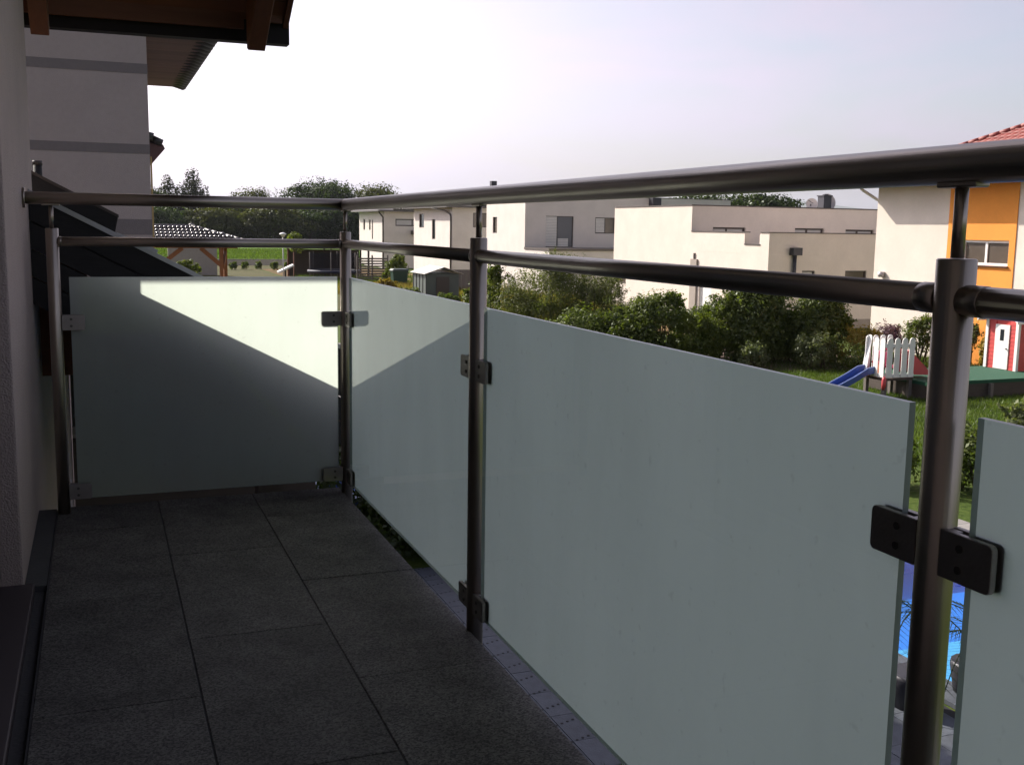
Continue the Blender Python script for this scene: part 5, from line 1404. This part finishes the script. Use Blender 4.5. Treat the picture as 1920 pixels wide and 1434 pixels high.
plant("flowering_plant", (23.2, 28.3, 0), [(0, 0, .35, .6, .5, .4), (.6, 0, .4, .5, .5, .42)], 3740, 0.086, 0.027, M['leaf_bright'],
      "bright grassy perennial above the blue slide", "plant", 313, "flowering plants by the play tower", stems=8)
for i, (x, y, w, h, m, lb) in enumerate([
    (26.6, 29.6, .8, 1.5, 'leaf_bush', "green shrub against the cream wall behind the picket tower"),
    (27.3, 28.3, .6, 1.35, 'leaf_pale', "sparse flowering shrub against the cream wall left of the near post"),
    (27.2, 26.9, .5, 1.1, 'leaf_yellow', "yellowish shrub at the orange wall left of the playhouse")]):
    plant("wall_shrub", (x, y, 0), [(0, 0, h * .5, w * .7, w * .6, h * .5), (.2, -.3, h * .7, w * .4, w * .4, h * .35)], 3740, 0.086, 0.047, M[m], lb, "shrub", 320 + i, "shrubs along the cream and orange wall", stems=10)
# right foreground garden bed
plant("garden_bush", (16.9, 15.6, 0), [(0, 0, .55, .55, .5, .6), (.4, .1, .8, .4, .4, .45), (.2, -.3, .4, .4, .4, .4)], 3600, .10, .06, M['leaf_pale'],
      "leafy bed plant with reddish leaves at right, below the playhouse", "bush", 330, "bed plants right of the near post", stems=10)
plant("garden_bush", (14.2, 14.2, 0), [(0, 0, .5, .6, .6, .6), (-.4, .2, .4, .4, .4, .4)], 3200, .09, .05, M['leaf_bush'],
      "dark bush seen in the slit right of the near post", "bush", 331, "bed plants right of the near post", stems=8)
plant("garden_bush", (12.9, 14.9, 0), [(0, 0, .45, .5, .5, .5), (-.4, .3, .4, .4, .4, .4)], 2600, .09, .05, M['leaf_bright'],
      "yellow green bush seen in the slit left of the near post", "bush", 332, "bed plants right of the near post", stems=8)
# palm-like plants between the pool and the terrace
def palm(x, y, z, label, seed):
    t = thing("potted_palm", (x, y, 0), label, "palm", "spiky palms by the pool")
    rs = random.Random(seed)
    a = MB(); a.tube([(x, y, .03), (x, y, .32), (x, y, .36)], [.17, .22, .21], 14); a.build("pot", M['chimney_metal'], t)
    a = MB(); a.tube([(x, y, .36), (x, y, z)], [.05, .035], 8); a.build("trunk", M['bark'], t)
    me = MB()
    for k in range(9):
        az = k * 2 * PI / 9 + rs.uniform(-.2, .2); el = rs.uniform(.1, .9)
        d = Vector((math.cos(az), math.sin(az), 0))
        pts = [Vector((x, y, z)) + d * (.62 * s) + Vector((0, 0, el * .6 * s - .55 * s * s)) for s in (0, .25, .5, .75, 1)]
        for p, q in zip(pts, pts[1:]):
            sd = Vector((-d.y, d.x, 0))
            for j in range(4):
                c = p + (q - p) * (j / 4)
                for s in (-1, 1):
                    e = c + sd * s * .20 + d * .12 + Vector((0, 0, -.05))
                    me.add([c, c + d * .012, e], [(0, 1, 2)])
            me.bar(p, q, .008, .008)
    me.build("fronds", M['leaf_dark'], t)
palm(7.0, 7.55, .95, "spiky potted palm in front of the pool, left of the near post", 1)
palm(7.75, 7.55, .62, "smaller spiky palm in the slit right of the near post", 2)
# dark hedge and covered things under the balcony's far part
plant("clipped_hedge", (4.3, 14.6, 0), [(0, 0, .55, 1.3, 1.3, .6), (-.8, 1.5, .5, .9, .9, .6), (.4, -.6, .5, 1.0, .9, .55), (-.5, -1.0, .35, .9, .75, .42), (.3, -1.25, .3, .8, .5, .36)], 9000, .10, .06, M['leaf_dark'],
      "very dark clipped hedge below the gap under the middle glass panel", "hedge", 340, stems=10, clump=.4, nclump=60, fill=.4)
cv = thing("paddling_pool", (3.9, 16.6, 0), "dark blue paddling pool in the shade below the corner post", "paddling pool")
a = MB(); n = 24; a.tube([(3.9 + .85 * math.cos(2 * PI * k / n), 16.6 + .85 * math.sin(2 * PI * k / n), .14) for k in range(n + 1)], .13, 10, False); a.build("rim", M['blue_plastic'], cv)
a = MB(); a.tube([(3.9, 16.6, .06), (3.9, 16.6, .10)], .8, 24); a.build("floor", M['blue_plastic'], cv)
bl_ = thing("play_ball", (4.0, 15.35, 1.05), "pink ball lying on the dark hedge below the corner", "ball")
a = MB(); a.sphere((4.0, 15.35, 1.15), .12, n=16, m=10); a.build("ball", M['pink'], bl_)
# small round shrubs before the garden wall
for i, px in enumerate((12.2, 13.4, 14.8, 16.1, 17.4, 18.7, 20.0)):
    plant("round_shrub", (px, 106 + (i % 3) * .8, 0), [(0, 0, .30, .36, .36, .32), (.1, 0, .45, .24, .24, .22)], 320, .19, .12, M['leaf_bush'],
          ["small round shrub under the lamp, leftmost of the row before the garden wall", "second small shrub from the left before the garden wall", "third small shrub from the left before the garden wall", "middle small shrub of the row before the garden wall", "small shrub right of the row's middle before the garden wall", "next to last small shrub on the right before the garden wall", "last small shrub on the right before the garden wall's end pier"][i],
          "shrub", 350 + i, "small shrubs in front of the garden wall", stems=3)
plant("bright_shrub", (20.9, 78.4, 0), [(0, 0, 1.1, .95, .8, 1.0), (.2, 0, 1.7, .5, .5, .6)], 2600, .20, .12, M['leaf_bright'],
      "bright yellow green shrub beside the farthest house, above the bin", "shrub", 361, stems=8)
plant("bright_shrub", (5.0, 75, 0), [(0, 0, .9, 1.2, .8, .9), (.8, 0, 1.1, .8, .6, .8)], 2400, .20, .12, M['leaf_bright'],
      "yellow green shrub under the carport roof", "shrub", 362, stems=8)
plant("young_tree", (15.0, 88, 0), [(0, 0, 3.1, .6, .6, .7), (.2, 0, 2.6, .5, .5, .5)], 900, .24, .15, M['leaf_bright'],
      "young sapling just left of the corner post below the tree line", "tree", 363, trunk=.05)
garden_chair(4.6, 50, "dark curved garden chair back left of the lean-to flashing end")
garden_chair(5.25, 49, "dark curved garden chair back nearest the carport post")
# weeds and shrubs on the dry plot
W_ = "wild shrubs on the dry plot"
for i, (x, y, w, h, m, lb) in enumerate([
    (19.4, 55.0, 1.2, 1.35, 'leaf_bush', "dark wild shrub in front of the green grey shed"),
    (16.4, 52.0, .9, .95, 'leaf_bush', "low green wild shrub left of the grey shed, above the glass edge"),
    (17.4, 68.0, .8, .9, 'leaf_yellow', "yellowish wild shrub left of the shed door"),
    (16.7, 60.0, .9, .8, 'leaf_pale', "pale wild shrub at the plot's left edge"),
    (20.6, 52.0, 1.0, .9, 'leaf_olive', "olive wild shrub right of the shed near the middle post"),
    (19.8, 48.0, .8, .7, 'leaf_bright', "bright wild shrub next to the middle post")]):
    plant("wild_shrub", (x, y, 0), [(0, 0, h * .5, w * .7, w * .6, h * .55), (.4 * w, -.2, h * .55, w * .45, w * .4, h * .45), (-.4 * w, .1, h * .4, w * .5, w * .4, h * .4)], 2000, .17, .08, M[m], lb, "shrub", 370 + i, W_, stems=8)

# ---- grass blades (stuff)
def blades(name, x0, x1, y0, y1, N, h0, h1, w, m, label, seed, clumped=False):
    rs = np.random.RandomState(seed)
    x = rs.uniform(x0, x1, N); y = rs.uniform(y0, y1, N)
    if clumped:
        k = N // 60; cx = rs.uniform(x0, x1, k); cy = rs.uniform(y0, y1, k); i = rs.randint(0, k, N)
        x = cx[i] + rs.normal(0, .28, N); y = cy[i] + rs.normal(0, .28, N)
    h = rs.uniform(h0, h1, N); a = rs.uniform(0, 2 * PI, N); ln = rs.uniform(.1, .7, N) * h
    dx, dy = np.cos(a) * w / 2, np.sin(a) * w / 2; b = rs.uniform(0, 2 * PI, N)
    v = np.stack([np.stack([x - dx, y - dy, np.zeros(N)], 1), np.stack([x + dx, y + dy, np.zeros(N)], 1), np.stack([x + np.cos(b) * ln, y + np.sin(b) * ln, h], 1)], 1).reshape(-1, 3)
    c = np.array([(x0 + x1) / 2, (y0 + y1) / 2, 0])
    me = bpy.data.meshes.new(name)
    me.vertices.add(N * 3); me.vertices.foreach_set("co", (v - c).astype(np.float32).ravel())
    me.loops.add(N * 3); me.loops.foreach_set("vertex_index", np.arange(N * 3, dtype=np.int32))
    me.polygons.add(N); me.polygons.foreach_set("loop_start", np.arange(0, N * 3, 3, dtype=np.int32)); me.polygons.foreach_set("loop_total", np.full(N, 3, dtype=np.int32))
    me.materials.append(m); me.update(calc_edges=True); me.validate()
    o = bpy.data.objects.new(name, me); COL.objects.link(o); o.location = c
    return tag(o, label, None, None, 'stuff')
blades("lawn_grass", 14.5, 28, 13.5, 31, 90000, .05, .13, .02, M['grass_blade'], "short lawn grass around the play tower", 1)
blades("dry_grass", 14.5, 27, 44, 76, 26000, .15, .6, .05, M['dry_grass'], "tall dry grass on the plot before the white houses", 2, True)
blades("wild_grass", 14.5, 27, 44, 90, 16000, .12, .5, .06, M['grass_blade'], "green wild grass on the dry plot", 3, True)
blades("field_grass", 0, 34, 119, 190, 26000, .12, .38, .16, M['grass_blade'], "longer grass along the field's near edge", 4)
blades("terrace_grass", 2.6, 4.6, 6.5, 7.45, 2500, .03, .10, .012, M['grass_blade'], "tuft of grass at the terrace edge below the balcony", 5)

# ------------------------------------------------------------------ summer haze
hz_m, hn, hlk, ho = new_mat("summer_haze")
pv = hn.new("ShaderNodeVolumePrincipled")
pv.inputs["Color"].default_value = (0.82, 0.87, 0.95, 1)
pv.inputs["Density"].default_value = 0.00006
pv.inputs["Anisotropy"].default_value = 0.3
hlk.new(pv.outputs[0], ho.inputs["Volume"])
g = MB(); g.box(-9000, 14000, -4000, 12000, -3, 420)
tag(g.build("haze", hz_m), "thin summer haze over the gardens and hills", None, None, 'stuff')
